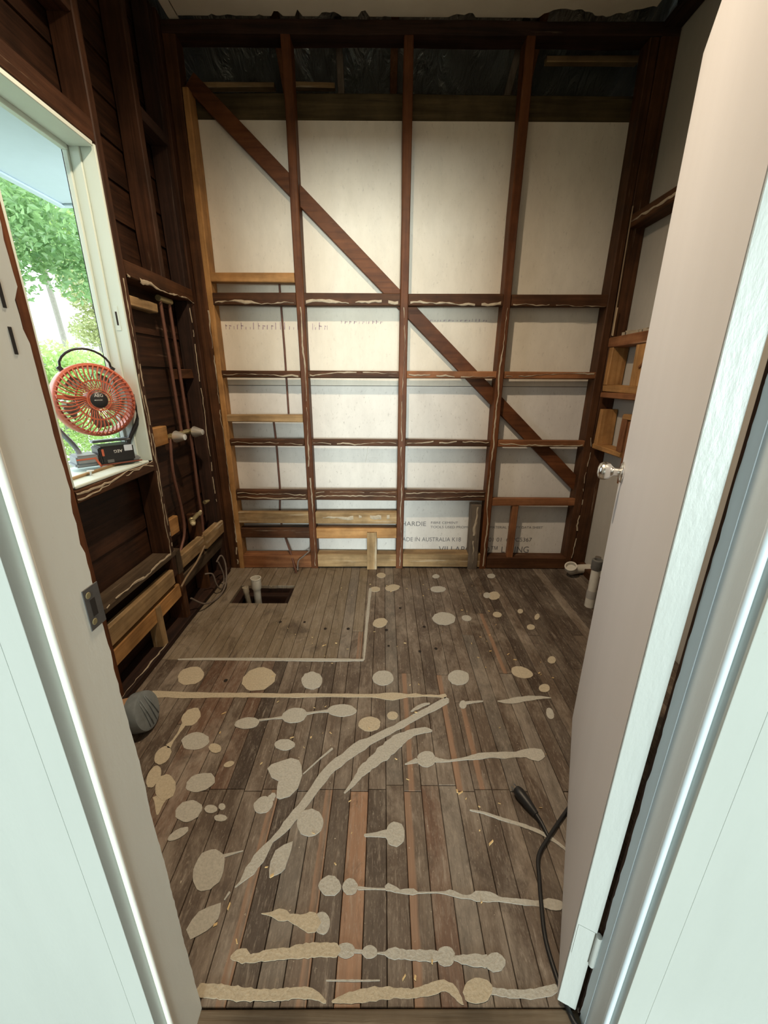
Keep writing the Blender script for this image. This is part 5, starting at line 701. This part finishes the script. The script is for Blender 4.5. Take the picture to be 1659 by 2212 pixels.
# ------------------------------------------------------------------ work fan on the sill
FC = Vector((-1.150, 1.668, 1.158)); ax = Vector((.76, -.64, .06)).normalized()
fan = empty('work_fan', (FC.x, FC.y, .8955)); tag(fan, 'orange round work fan with black battery base on the window sill', 'fan')
def fl(v): return Vector(v)-Vector(fan.location)
FM = frame(fl(FC), ax)   # local x = up, z = towards the room
RO = .141
lathe('fan_housing', [(RO-.014, -.055), (RO-.004, -.060), (RO, -.048), (RO, .004), (RO-.003, .012), (RO-.010, .016), (RO-.016, .012), (RO-.018, -.03), (RO-.018, -.055)], M_ORANGE, fan, 56, FM, False)
hub = lathe('fan_hub', [(0.0, .047), (.026, .047), (.030, .044), (.031, .036), (.026, .030), (0, .030)], M_BLACKP, fan, 36, FM, False)
ringm = lambda name, rad, z, t: lathe(name, [(rad-t, z-.003), (rad+t, z-.003), (rad+t, z+.003), (rad-t, z+.003), (rad-t, z-.003)], M_ORANGE, fan, 56, FM, False)
ringm('guard_ring', .075, .036, .0028); ringm('guard_ring', .040, .043, .0018)
rib_me = None
for k in range(46):
    a = 2*math.pi*k/46
    if rib_me is None:
        bm = bmesh.new(); pts = []
        for t in range(9):
            q = t/8; rad = .026+(RO-.006-.026)*q; tw = .20*math.sin(q*math.pi)*(1 if q < .99 else 0)+.16*q
            pts.append((rad*math.cos(tw), rad*math.sin(tw), .042-.004*q-.026*max(0, (q-.7)/.3)**1.6))
        tube_bm(bm, pts, [.0016+.0014*(t/8) for t in range(9)], 6); rib_me = bpy.data.meshes.new('guard_rib'); bmesh.ops.recalc_face_normals(bm, faces=bm.faces); bm.to_mesh(rib_me); bm.free()
        rib_me.materials.append(M_ORANGE)
    o = link('guard_rib', rib_me, None, fan); o.matrix_local = FM @ Matrix.Rotation(a, 4, 'Z')
# wider logo spoke to the left, motor, blades
bm = bmesh.new(); bmbox(bm, .026, RO-.008, -.007, .007, .030, .036); o = finish(bm, 'guard_spoke', M_ORANGE, fan); o.matrix_local = FM @ Matrix.Rotation(math.radians(82), 4, 'Z')
lathe('fan_motor', [(0, -.05), (.034, -.05), (.036, -.04), (.036, .0), (.028, .014), (0, .014)], M_BLACKP, fan, 28, FM, False)
M_BLADE = plain('translucent_grey_blade', (.42, .40, .34), .4, var=.1)
for k in range(5):
    bm = bmesh.new(); vs = []
    for t in range(6):
        q = t/5; rad = .034+.076*q; w = .35+.20*math.sin(q*2.4)
        for s in (-1, 1): vs.append(bm.verts.new((rad*math.cos(s*w*.5+.5*q), rad*math.sin(s*w*.5+.5*q), -.015+s*.010)))
    for t in range(5): bm.faces.new((vs[2*t], vs[2*t+1], vs[2*t+3], vs[2*t+2]))
    bmesh.ops.solidify(bm, geom=list(bm.faces), thickness=.0015)
    o = finish(bm, 'fan_blade', M_BLADE, fan, smooth=True); o.matrix_local = FM @ Matrix.Rotation(2*math.pi*k/5+.3, 4, 'Z')
for k in range(24):   # rear guard
    o = None
bm = bmesh.new()
for k in range(26):
    a = 2*math.pi*k/26; tube_bm(bm, [(.03*math.cos(a), .03*math.sin(a), -.060), (.08*math.cos(a+.05), .08*math.sin(a+.05), -.064), ((RO-.014)*math.cos(a), (RO-.014)*math.sin(a), -.056)], .0018, 5)
o = finish(bm, 'rear_guard', plain('dark_orange_plastic', (.33, .075, .04), .5), fan); o.matrix_local = FM
# carry handle
hp = [(RO*math.cos(t), RO*math.sin(t), -.018) for t in ()]
ha, hb = math.radians(36), math.radians(-36); arc = []
for k in range(13):
    t = k/12; a = ha+(hb-ha)*t; rad = RO+.004+.050*math.sin(math.pi*t)**.6
    arc.append(FM @ Vector((rad*math.cos(a), rad*math.sin(a), -.022)))
bm = bmesh.new(); tube_bm(bm, arc, .0045, 8); finish(bm, 'carry_handle', M_BLACKP, fan, smooth=True)
for a in (ha, hb):
    bm = bmesh.new(); bmbox(bm, RO-.004, RO+.016, -.008, .008, -.030, -.014); o = finish(bm, 'handle_lug', M_BLACKP, fan); o.matrix_local = FM @ Matrix.Rotation(a, 4, 'Z')
# yoke arms from the pivots down to the base, base shell, battery
side = ax.cross(Vector((0, 0, 1))).normalized()    # towards image right
for s, mt in ((-1, M_BLACKP), (1, M_GREYP)):
    pv = FC+side*(-s)*0
pr_ = FC+Vector((-side.x, -side.y, 0))*0
R_ = Vector((.64, .76, 0)).normalized()            # horizontal, image right
for s, mt in ((1, M_BLACKP), (-1, M_GREYP)):
    top = FC+R_*s*(RO+.004)-ax*.02; bm = bmesh.new(); pts = [top+Vector((0, 0, .02)), top, top+R_*s*.004+Vector((0, 0, -.08)), FC+R_*s*.100-ax*.03+Vector((0, 0, -.17)), FC+R_*s*.085-ax*.02+Vector((0, 0, -.225))]
    tube_bm(bm, [fl(p) for p in smoothpts(pts, 4)], .0095, 8); finish(bm, 'yoke_arm', mt, fan, smooth=True)
BM = Matrix((R_, -Vector((ax.x, ax.y, 0)).normalized(), Vector((0, 0, 1)))).transposed().to_4x4()
def bpart(name, x0, x1, y0, y1, z0, z1, mt, bev=.006, parent=None):
    bm = bmesh.new(); bmbox(bm, x0, x1, y0, y1, z0, z1); bmesh.ops.bevel(bm, geom=list(bm.edges), offset=bev, segments=2, affect='EDGES')
    o = finish(bm, name, mt, parent or fan); 
    if parent is None: o.matrix_local = Matrix.Translation(fl((FC.x, FC.y, .9055))) @ BM
    return o
bpart('base_shell', -.125, .110, -.04, .065, 0, .020, M_GREYP); bpart('base_shell', -.120, -.045, -.045, .05, .012, .048, M_GREYP); bpart('base_rail', -.040, .104, .02, .060, .082, .092, M_GREYP, .003)
bpart('base_stripe', -.120, -.055, -.0462, -.044, .030, .036, M_ORANGE, .0006)
o = bpart('base_stripe', -.004, .004, -.0006, .0006, -.022, .022, M_ORANGE, .0004); o.matrix_local = Matrix.Translation(fl((FC.x, FC.y, .9055))) @ BM @ Matrix.Translation((-.050, -.0455, .016)) @ Matrix.Rotation(math.radians(-22), 4, 'Y')
bat = bpart('battery', -.040, .085, -.055, .045, .006, .076, M_BLACKP, .007); bpart('battery_cap', -.044, -.030, -.050, .04, .004, .072, M_BLACKP, .004)
bpart('battery_latch', -.034, -.026, -.0562, -.053, .038, .066, M_ORANGE, .0006, bat); bpart('charge_window', -.020, .004, -.0565, -.054, .009, .022, M_STEEL, .001, bat)
bpart('paper_label', .048, .078, -.0560, -.0545, .050, .074, M_LABEL, .0003, bat); bpart('base_trim', -.045, .108, -.0565, -.050, .0, .005, plain('red_brown_plastic', (.22, .06, .035), .5), .001)
T = Matrix.Translation(fl((FC.x, FC.y, .9055))) @ BM
def ftext(s, size, M, mt, par):
    c = bpy.data.curves.new('lettering', 'FONT'); c.body = s; c.size = size; c.align_x = 'CENTER'; c.extrude = .0002; c.materials.append(mt)
    o = bpy.data.objects.new('lettering', curve_mesh(c, 'lettering')); COL.objects.link(o); o.parent = par; o.matrix_local = par.matrix_local.inverted() @ M
ftext('AEG', .017, T @ Matrix.Translation((.024, -.0556, .058)) @ Matrix.Rotation(math.radians(90), 4, 'X') @ Matrix.Rotation(math.pi, 4, 'Z'), M_WHITE, bat)
TX = FM @ Matrix.Translation((.012, 0, .0472)) @ Matrix.Rotation(math.radians(-90), 4, 'Z')
ftext('AEG', .016, TX, M_WHITE, hub); ftext('BRUSHLESS', .0055, FM @ Matrix.Translation((-.002, .004, .0472)) @ Matrix.Rotation(math.radians(-90), 4, 'Z'), M_WHITE, hub)
# loose screw with a wide head beside the fan
sc = lathe('loose_screw', [(.0, 0), (.003, 0), (.003, .016), (.011, .017), (.012, .020), (.0, .022)], plain('white_screw_cap', (.7, .7, .68), .4), None, 20, Matrix.Translation((-1.095, 1.475, .8957))); tag(sc, 'small white-capped screw standing on the window sill', 'screw')

# ------------------------------------------------------------------ shower plumbing on the left wall
pl = empty('shower_pipework', (-1.08, 2.1, .32)); tag(pl, 'copper shower pipes with two chrome tap spindles between the left studs', 'pipework')
tube('pipe', [(-1.08, 2.166, 1.60), (-1.08, 2.170, 1.3), (-1.08, 2.176, .965)], .0085, M_COPPER, pl, 10)
tube('pipe', [(-1.08, 2.252, 1.60), (-1.08, 2.256, 1.3), (-1.08, 2.258, .965)], .0085, M_COPPER, pl, 10)
tube('pipe_bridge', [(-1.08, 2.15, 1.605), (-1.08, 2.27, 1.605)], .014, M_BRASS, pl, 10)
tube('pipe', [(-1.08, 2.060, .955), (-1.08, 2.040, .90), (-1.08, 2.024, .77), (-1.08, 2.05, .558), (-1.08, 2.036, .44), (-1.08, 1.96, .36), (-1.075, 1.93, .33)], .008, M_COPPER, pl, 10, 5)
tube('pipe', [(-1.08, 2.270, .955), (-1.08, 2.271, .779), (-1.08, 2.261, .617), (-1.08, 2.264, .485), (-1.08, 2.25, .36)], .0085, M_COPPER, pl, 10, 4)
tube('pipe_bridge', [(-1.08, 2.05, .962), (-1.08, 2.28, .962)], .012, M_BRASS, pl, 10)
M_TAP = plain('satin_chrome', (.86, .84, .78), .28, .7)
for y, z in ((2.065, .957), (2.275, .955)):
    b = lathe('tap_body', [(.017, 0), (.017, .05), (.012, .052)], M_BRASS, pl, 16, frame(Vector((-1.085, y, z))-pl.location, (1, 0, 0)))
    lathe('tap_spindle', [(0, .0), (.030, .0), (.031, .004), (.015, .052), (.0, .054)], M_TAP, pl, 28, frame(Vector((-1.058, y, z))-pl.location, (1, -.15, 0)))
va = empty('tap_valve', (-1.06, 2.10, .49)); tag(va, 'corroded brass bath tap valve low on the left wall', 'valve')
lathe('valve_body', [(0, -.02), (.014, -.02), (.016, -.005), (.012, 0), (.016, .008), (.016, .03), (.010, .034), (0, .034)], M_BRASS, va, 14, frame((0, 0, 0), (.5, -.8, -.1)))
lathe('valve_body', [(0, 0), (.012, 0), (.012, .08), (0, .08)], M_BRASS, va, 12, frame((0, .0, .0), (0, 1, .15)))
lathe('valve_head', [(0, 0), (.011, 0), (.014, .01), (.009, .02), (0, .02)], plain('pale_corrosion', (.6, .52, .33), .7, var=.3, scale=150), va, 12, frame((.012, -.02, .0), (.4, -.5, -.7)))
lathe('valve_head', [(0, 0), (.010, 0), (.012, .012), (.006, .03), (0, .03)], plain('pale_corrosion_small', (.55, .47, .3), .7, var=.3, scale=150), va, 12, frame((.01, .075, .012), (.5, -.3, .8)))
lathe('valve_head', [(0, 0), (.012, 0), (.010, .02), (.006, .04), (0, .04)], M_BRASS, va, 12, frame((.0, .18, .05), (.3, 1, .0)))
# cables at the foot of the left wall
cb = tube('old_cable', [(-1.015, 1.80, .245), (-1.02, 1.88, .262), (-1.02, 2.0, .285), (-1.03, 2.14, .32)], .005, M_CABLE, None, 8, 5); tag(cb, 'beige cable clipped along the low rails of the left wall', 'cable')
c2 = tube('looped_cable', [(-1.03, 1.90, .12), (-1.0, 1.96, .05), (-.985, 2.05, .012), (-.97, 2.14, .012), (-.965, 2.21, .05), (-.98, 2.27, .14), (-1.0, 2.27, .20), (-1.02, 2.24, .17)], .005, M_CABLEG, None, 8, 6); tag(c2, 'grey looped cable drooping to the floor by the left wall', 'cable', 'looped cables by the left wall')
c3 = tube('looped_cable', [(-1.03, 2.09, .165), (-1.0, 2.12, .15), (-.99, 2.13, .08), (-.985, 2.16, .03), (-.985, 2.20, .025), (-.985, 2.235, .08), (-1.0, 2.22, .18)], .0045, M_CABLEG, None, 8, 6); tag(c3, 'small tight cable loop inside the larger loop by the left wall', 'cable', 'looped cables by the left wall')
# taped pipe stub
ps = empty('pipe_stub', (-.90, 1.17, 0)); tag(ps, 'large pipe stub sealed with grey tape at the foot of the left wall', 'pipe')
nv = Vector((.97, .05, .25)).normalized(); cen = Vector((.03, .01, .076))
lathe('pipe_end', [(.060, -.14), (.060, -.045)], plain('terracotta_pipe', (.45, .26, .14), .7, var=.2), ps, 28, frame(cen, nv))
lathe('taped_cap', [(.066, -.05), (.071, -.045), (.072, -.008), (.069, -.001), (.058, .002), (.02, .0035), (0, .004)], M_TAPE, ps, 36, frame(cen, nv), False)
for k, (a, b, w) in enumerate(((-.035, -.02, .0035), (-.012, -.012, .003), (.010, .012, .004), (.028, .022, .0025))):
    h = math.sqrt(max(0, .064**2-a*a)); bm = bmesh.new(); tube_bm(bm, [(-h*.9, a, .003), (0, (a+b)/2, .006), (h*.9, b, .003)], w*.6, 6); o = finish(bm, 'tape_fold', M_TAPE, ps, smooth=True); o.matrix_local = frame(cen, nv)
# drain pipes in the floor hole
dp = empty('drain_pipe', (-.748, 2.12, 0)); tag(dp, 'taller white drain pipe with socket end in the floor hole', 'pipe')
lathe('pipe_body', [(.021, -.20), (.021, .045), (.025, .055), (.029, .062), (.029, .118), (.031, .120), (.031, .127), (.026, .127), (.025, .09), (.0, .085)], M_PVC, dp, 28, None, False)
dp2 = empty('waste_pipe', (-.812, 2.125, 0)); tag(dp2, 'shorter stained pipe leaning beside the drain in the floor hole', 'pipe')
lathe('pipe_body', [(.015, -.2), (.015, .02), (.018, .024), (.018, .060), (.014, .060), (.013, .04), (0, .04)], plain('stained_pvc', (.42, .36, .27), .6, var=.3, scale=60), dp2, 22, frame((0, 0, 0), (-.12, .06, 1)), False)
# right-hand waste pipes
wp = empty('standing_pipe', (1.195, 2.03, 0)); tag(wp, 'upright white waste pipe with grey cap near the door edge', 'pipe')
lathe('pipe_body', [(.0, 0), (.026, 0), (.026, .055), (.0235, .057), (.0235, .25), (0, .25)], M_PVC, wp, 28, None, False)
lathe('pipe_coupling', [(.0265, .055), (.0268, .060), (.0268, .100), (.0265, .105)], plain('grey_pvc', (.38, .36, .33), .5, var=.15), wp, 28, None, False)
lathe('pipe_cap', [(.026, .235), (.029, .240), (.029, .292), (.025, .296), (.018, .296), (.016, .27), (0, .27)], plain('grey_rubber_cap', (.13, .125, .115), .6, var=.3, scale=80), wp, 24, None, False)
tw = empty('thin_standing_pipe', (1.235, 2.10, 0)); tag(tw, 'thin dark pipe stub standing behind the white waste pipe', 'pipe'); lathe('pipe_body', [(0, 0), (.010, 0), (.010, .23), (0, .23)], M_COPPER, tw, 14, None, False); lathe('pipe_cap', [(0, .225), (.016, .225), (.016, .278), (0, .278)], plain('brown_rubber', (.12, .10, .08), .7), tw, 14, None, False)
eb = empty('waste_elbow', (1.30, 2.43, .03)); tag(eb, 'white waste elbow lying on the floor in the far right corner', 'pipe')
tube('elbow_body', [(1.39, 2.43, .040), (1.33, 2.43, .038), (1.28, 2.42, .036), (1.25, 2.40, .042), (1.24, 2.385, .062)], [.030, .030, .030, .031, .033], M_PVC, eb, 18, 0)
lathe('elbow_socket', [(.034, 0), (.038, .004), (.038, .030), (.030, .030), (.029, .006), (0, .006)], M_PVC, eb, 24, frame(Vector((1.238, 2.384, .060))-eb.location, (-.35, -.35, .85)), False)
# cables on the right corner studs
k1 = tube('corner_cable', [(1.2965, 2.494, 2.10), (1.298, 2.493, 1.77), (1.3, 2.4925, 1.48)], .004, M_CABLE, None, 8, 3); tag(k1, 'beige cable running down the far right corner studs', 'cable')
k2 = tube('short_cable', [(1.2945, 2.47, 1.62), (1.292, 2.468, 1.55), (1.292, 2.466, 1.475)], .0035, plain('pale_cable', (.45, .33, .2), .6), None, 8, 3); tag(k2, 'short pale cable end dropping into the niche frame', 'cable')
# black power cord with plug
cord = empty('power_cord', (.42, .74, 0)); tag(cord, 'black power cord with plug snaking over the floor under the door', 'cord')
tube('cord_lead', [(.43, .36, .008), (.402, .43, .007), (.392, .452, .0065), (.386, .504, .0055), (.385, .572, .0055), (.400, .64, .0055), (.414, .691, .0055), (.432, .745, .0055), (.478, .792, .0065), (.557, .863, .0055), (.66, .95, .0055), (.80, 1.04, .0055)], .0052, M_RUBBER, cord, 10, 8)
tube('plug_lead', [(.478, .792, .006), (.470, .83, .010), (.458, .86, .014)], [.004, .006, .008], M_RUBBER, cord, 10, 4)
tube('plug_body', [(.462, .85, .014), (.445, .885, .017), (.432, .912, .018), (.425, .925, .018)], [.009, .015, .017, .012], M_RUBBER, cord, 14, 3)
for a in (-.006, .006): tube('plug_pin', [(.425+a*.6, .922, .018+a), (.418+a*.6, .938, .018+a)], .002, M_STEEL, cord, 6)

# ------------------------------------------------------------------ outside the window
ev = empty('eave_soffit', (-1.65, 1.0, 2.28), 'structure')
box('soffit_board', -2.06, -1.17, -1.5, 3.06, 2.28, 2.30, M_SOFFIT, ev, 0); box('fascia_board', -2.09, -2.06, -1.5, 3.09, 2.272, 2.42, M_SOFFIT, ev, .003); box('fascia_board', -2.06, -1.17, 3.06, 3.09, 2.272, 2.42, M_SOFFIT, ev, .003)
box('soffit_bead', -2.058, -2.035, -1.5, 3.058, 2.268, 2.2798, M_SOFFIT, ev, .003); box('soffit_bead', -2.03, -1.17, 3.035, 3.058, 2.268, 2.2798, M_SOFFIT, ev, .003)
gnd = box('ground', -40, -1.0, -20, 45, -1.25, -1.2, plain('garden_ground', (.20, .22, .15), .95, var=.3, scale=3), None, 0, 'structure')
def leafmat(name, a, b):
    mt, nt, P = newmat(name); n = noise(nt, coords(nt, (9, 9, 9), False), 1.0, 3, .6)
    nt.links.new(ramp(nt, n, [(.3, a), (.7, b)]), P.inputs['Base Color']); P.inputs['Roughness'].default_value = .35; P.inputs['Specular IOR Level'].default_value = .8
    tr_ = nd(nt, 'ShaderNodeBsdfTranslucent'); tr_.inputs[0].default_value = (*[min(1, x*1.6) for x in b], 1); mx = nd(nt, 'ShaderNodeMixShader'); mx.inputs[0].default_value = .35
    out = nt.nodes['Material Output']; nt.links.new(P.outputs[0], mx.inputs[1]); nt.links.new(tr_.outputs[0], mx.inputs[2]); nt.links.new(mx.outputs[0], out.inputs[0]); return mt
LG = [leafmat('leaf_bright_green', (.13, .26, .07), (.42, .54, .20)), leafmat('leaf_deep_green', (.05, .15, .05), (.26, .40, .17)), leafmat('leaf_olive', (.17, .21, .09), (.46, .49, .25))]
M_BARK = plain('grey_bark', (.30, .28, .25), .9, var=.3, scale=30, bmp=.5)
def tree(name, label, base, top, blobs, lm, n, size, seed, trunkr=.05, cat='tree', branches=0):
    t = empty(name, base); tag(t, label, cat, 'garden %ss outside the window' % cat); rt = random.Random(seed); b0 = Vector(base); tp = Vector(top)
    mid = (b0+tp)/2+Vector((rt.uniform(-.08, .08), rt.uniform(-.08, .08), 0))
    bm = bmesh.new(); tube_bm(bm, [p-b0 for p in smoothpts([b0, mid, tp], 6)], trunkr, 8)
    for c, rx, rz in blobs:
        for q in range(branches):
            e = Vector(c)+Vector((rt.uniform(-1, 1)*rx, rt.uniform(-1, 1)*rx, rt.uniform(-1, 1)*rz))*.8; s = mid.lerp(tp, rt.random())
            tube_bm(bm, [p-b0 for p in smoothpts([s, s.lerp(e, .5)+Vector((0, 0, .1)), e], 4)], [trunkr*.45*(1-.07*i) for i in range(9)], 5)
    finish(bm, 'trunk', M_BARK, t, smooth=True)
    verts, faces = [], []; tot = sum(rx*rx*rz for _, rx, rz in blobs)
    for c, rx, rz in blobs:
        for i in range(int(n*rx*rx*rz/tot)):
            d = Vector((rt.gauss(0, 1), rt.gauss(0, 1), rt.gauss(0, 1))).normalized()*(rt.random()**.45)
            p = Vector(c)-b0+Vector((d.x*rx, d.y*rx, d.z*rz)); L = size*rt.uniform(.6, 1.3); a = Vector((rt.uniform(-1, 1), rt.uniform(-1, 1), rt.uniform(-.9, .4))).normalized(); s = a.cross(Vector((rt.uniform(-1, 1), rt.uniform(-1, 1), rt.uniform(-1, 1)))).normalized()*L*.24
            nrm = a.cross(s).normalized()*L*.08; k = len(verts)
            verts += [p-a*L*.5, p-s+nrm, p+a*L*.5, p+s+nrm]; faces += [(k, k+1, k+2), (k, k+2, k+3)]
    me = bpy.data.meshes.new('foliage'); me.from_pydata([tuple(v) for v in verts], [], faces); o = link('foliage', me, lm, t); o['kind'] = 'stuff'; return t
tree('garden_tree', 'nearest leafy tree outside the window with a thin grey trunk', (-3.6, 4.35, -1.2), (-3.55, 4.45, 2.6), [((-3.55, 4.6, 2.75), .75, .5), ((-3.25, 5.0, 2.35), .5, .35), ((-3.8, 4.4, 2.2), .45, .3)], LG[1], 6800, .075, 1, .022)
tree('garden_tree', 'bright green broad tree behind the nearest tree outside the window', (-6.4, 8.6, -1.2), (-6.4, 8.6, 3.6), [((-6.3, 8.6, 4.4), 1.3, .95), ((-6.6, 8.1, 3.5), .9, .5), ((-6.1, 9.4, 3.6), .9, .6)], LG[0], 11000, .105, 2, .05)
tree('garden_tree', 'olive green tree at the right edge of the window view', (-5.3, 8.2, -1.2), (-5.3, 8.2, 2.5), [((-5.25, 8.2, 2.75), .55, .5), ((-5.35, 8.3, 2.05), .5, .35)], LG[2], 7000, .07, 3, .05)
tree('garden_shrub', 'green shrub low behind the fan, left of the window view', (-4.6, 6.0, -1.2), (-4.6, 6.0, .9), [((-4.6, 6.0, 1.3), .75, .4), ((-4.4, 6.5, 1.2), .6, .4), ((-4.7, 6.2, .5), .7, .5)], LG[0], 9000, .075, 4, .03, 'shrub')
tree('garden_shrub', 'grey green shrub low behind the fan, beside the window jamb', (-3.0, 4.9, -1.2), (-3.0, 4.9, .8), [((-3.0, 4.9, 1.15), .38, .3), ((-2.9, 5.0, .7), .4, .4)], LG[1], 5200, .06, 5, .03, 'shrub')
nh_ = empty('neighbour_house', (-11, 15, -1.2)); tag(nh_, 'pale neighbouring house with a white metal roof beyond the trees', 'house')
M_ROOF = plain('white_metal_roof', (.86, .88, .88), .5, var=.03); M_NW = plain('neighbour_wall', (.74, .76, .74), .7, var=.05)
def nb(name, x0, x1, y0, y1, z0, z1, mt): return box(name, x0, x1, y0, y1, z0, z1, mt, nh_, .01)
nb('house_wall', -14, -9.0, 9, 22, -1.2, 2.55, M_NW)
bm = bmesh.new(); q = [(-8.5, 8.5, 2.5), (-8.5, 22.5, 2.5), (-11.5, 22.5, 4.1), (-11.5, 8.5, 4.1), (-14.5, 8.5, 2.5), (-14.5, 22.5, 2.5)]; off = Vector((-11, 15, -1.2)); v = [bm.verts.new(Vector(a)-off) for a in q]; v2_ = [bm.verts.new(Vector(a)-off-Vector((0, 0, .12))) for a in q]
bm.faces.new((v[0], v[1], v[2], v[3])); bm.faces.new((v[3], v[2], v[5], v[4])); bm.faces.new((v2_[0], v2_[1], v2_[2], v2_[3])); bm.faces.new((v2_[3], v2_[2], v2_[5], v2_[4])); bm.faces.new((v[0], v[1], v2_[1], v2_[0])); bm.faces.new((v[0], v[3], v2_[3], v2_[0])); bm.faces.new((v[3], v[4], v2_[4], v2_[3])); finish(bm, 'house_roof', M_ROOF, nh_)
for y in (10.5, 13, 16): w_ = nb('house_window', -9.0, -8.96, y, y+1.1, .4, 1.6, M_ROOF); box('window_glass', -8.96, -8.955, y+.06, y+1.04, .46, 1.54, plain('dark_glass', (.05, .06, .07), .1), nh_, 0)
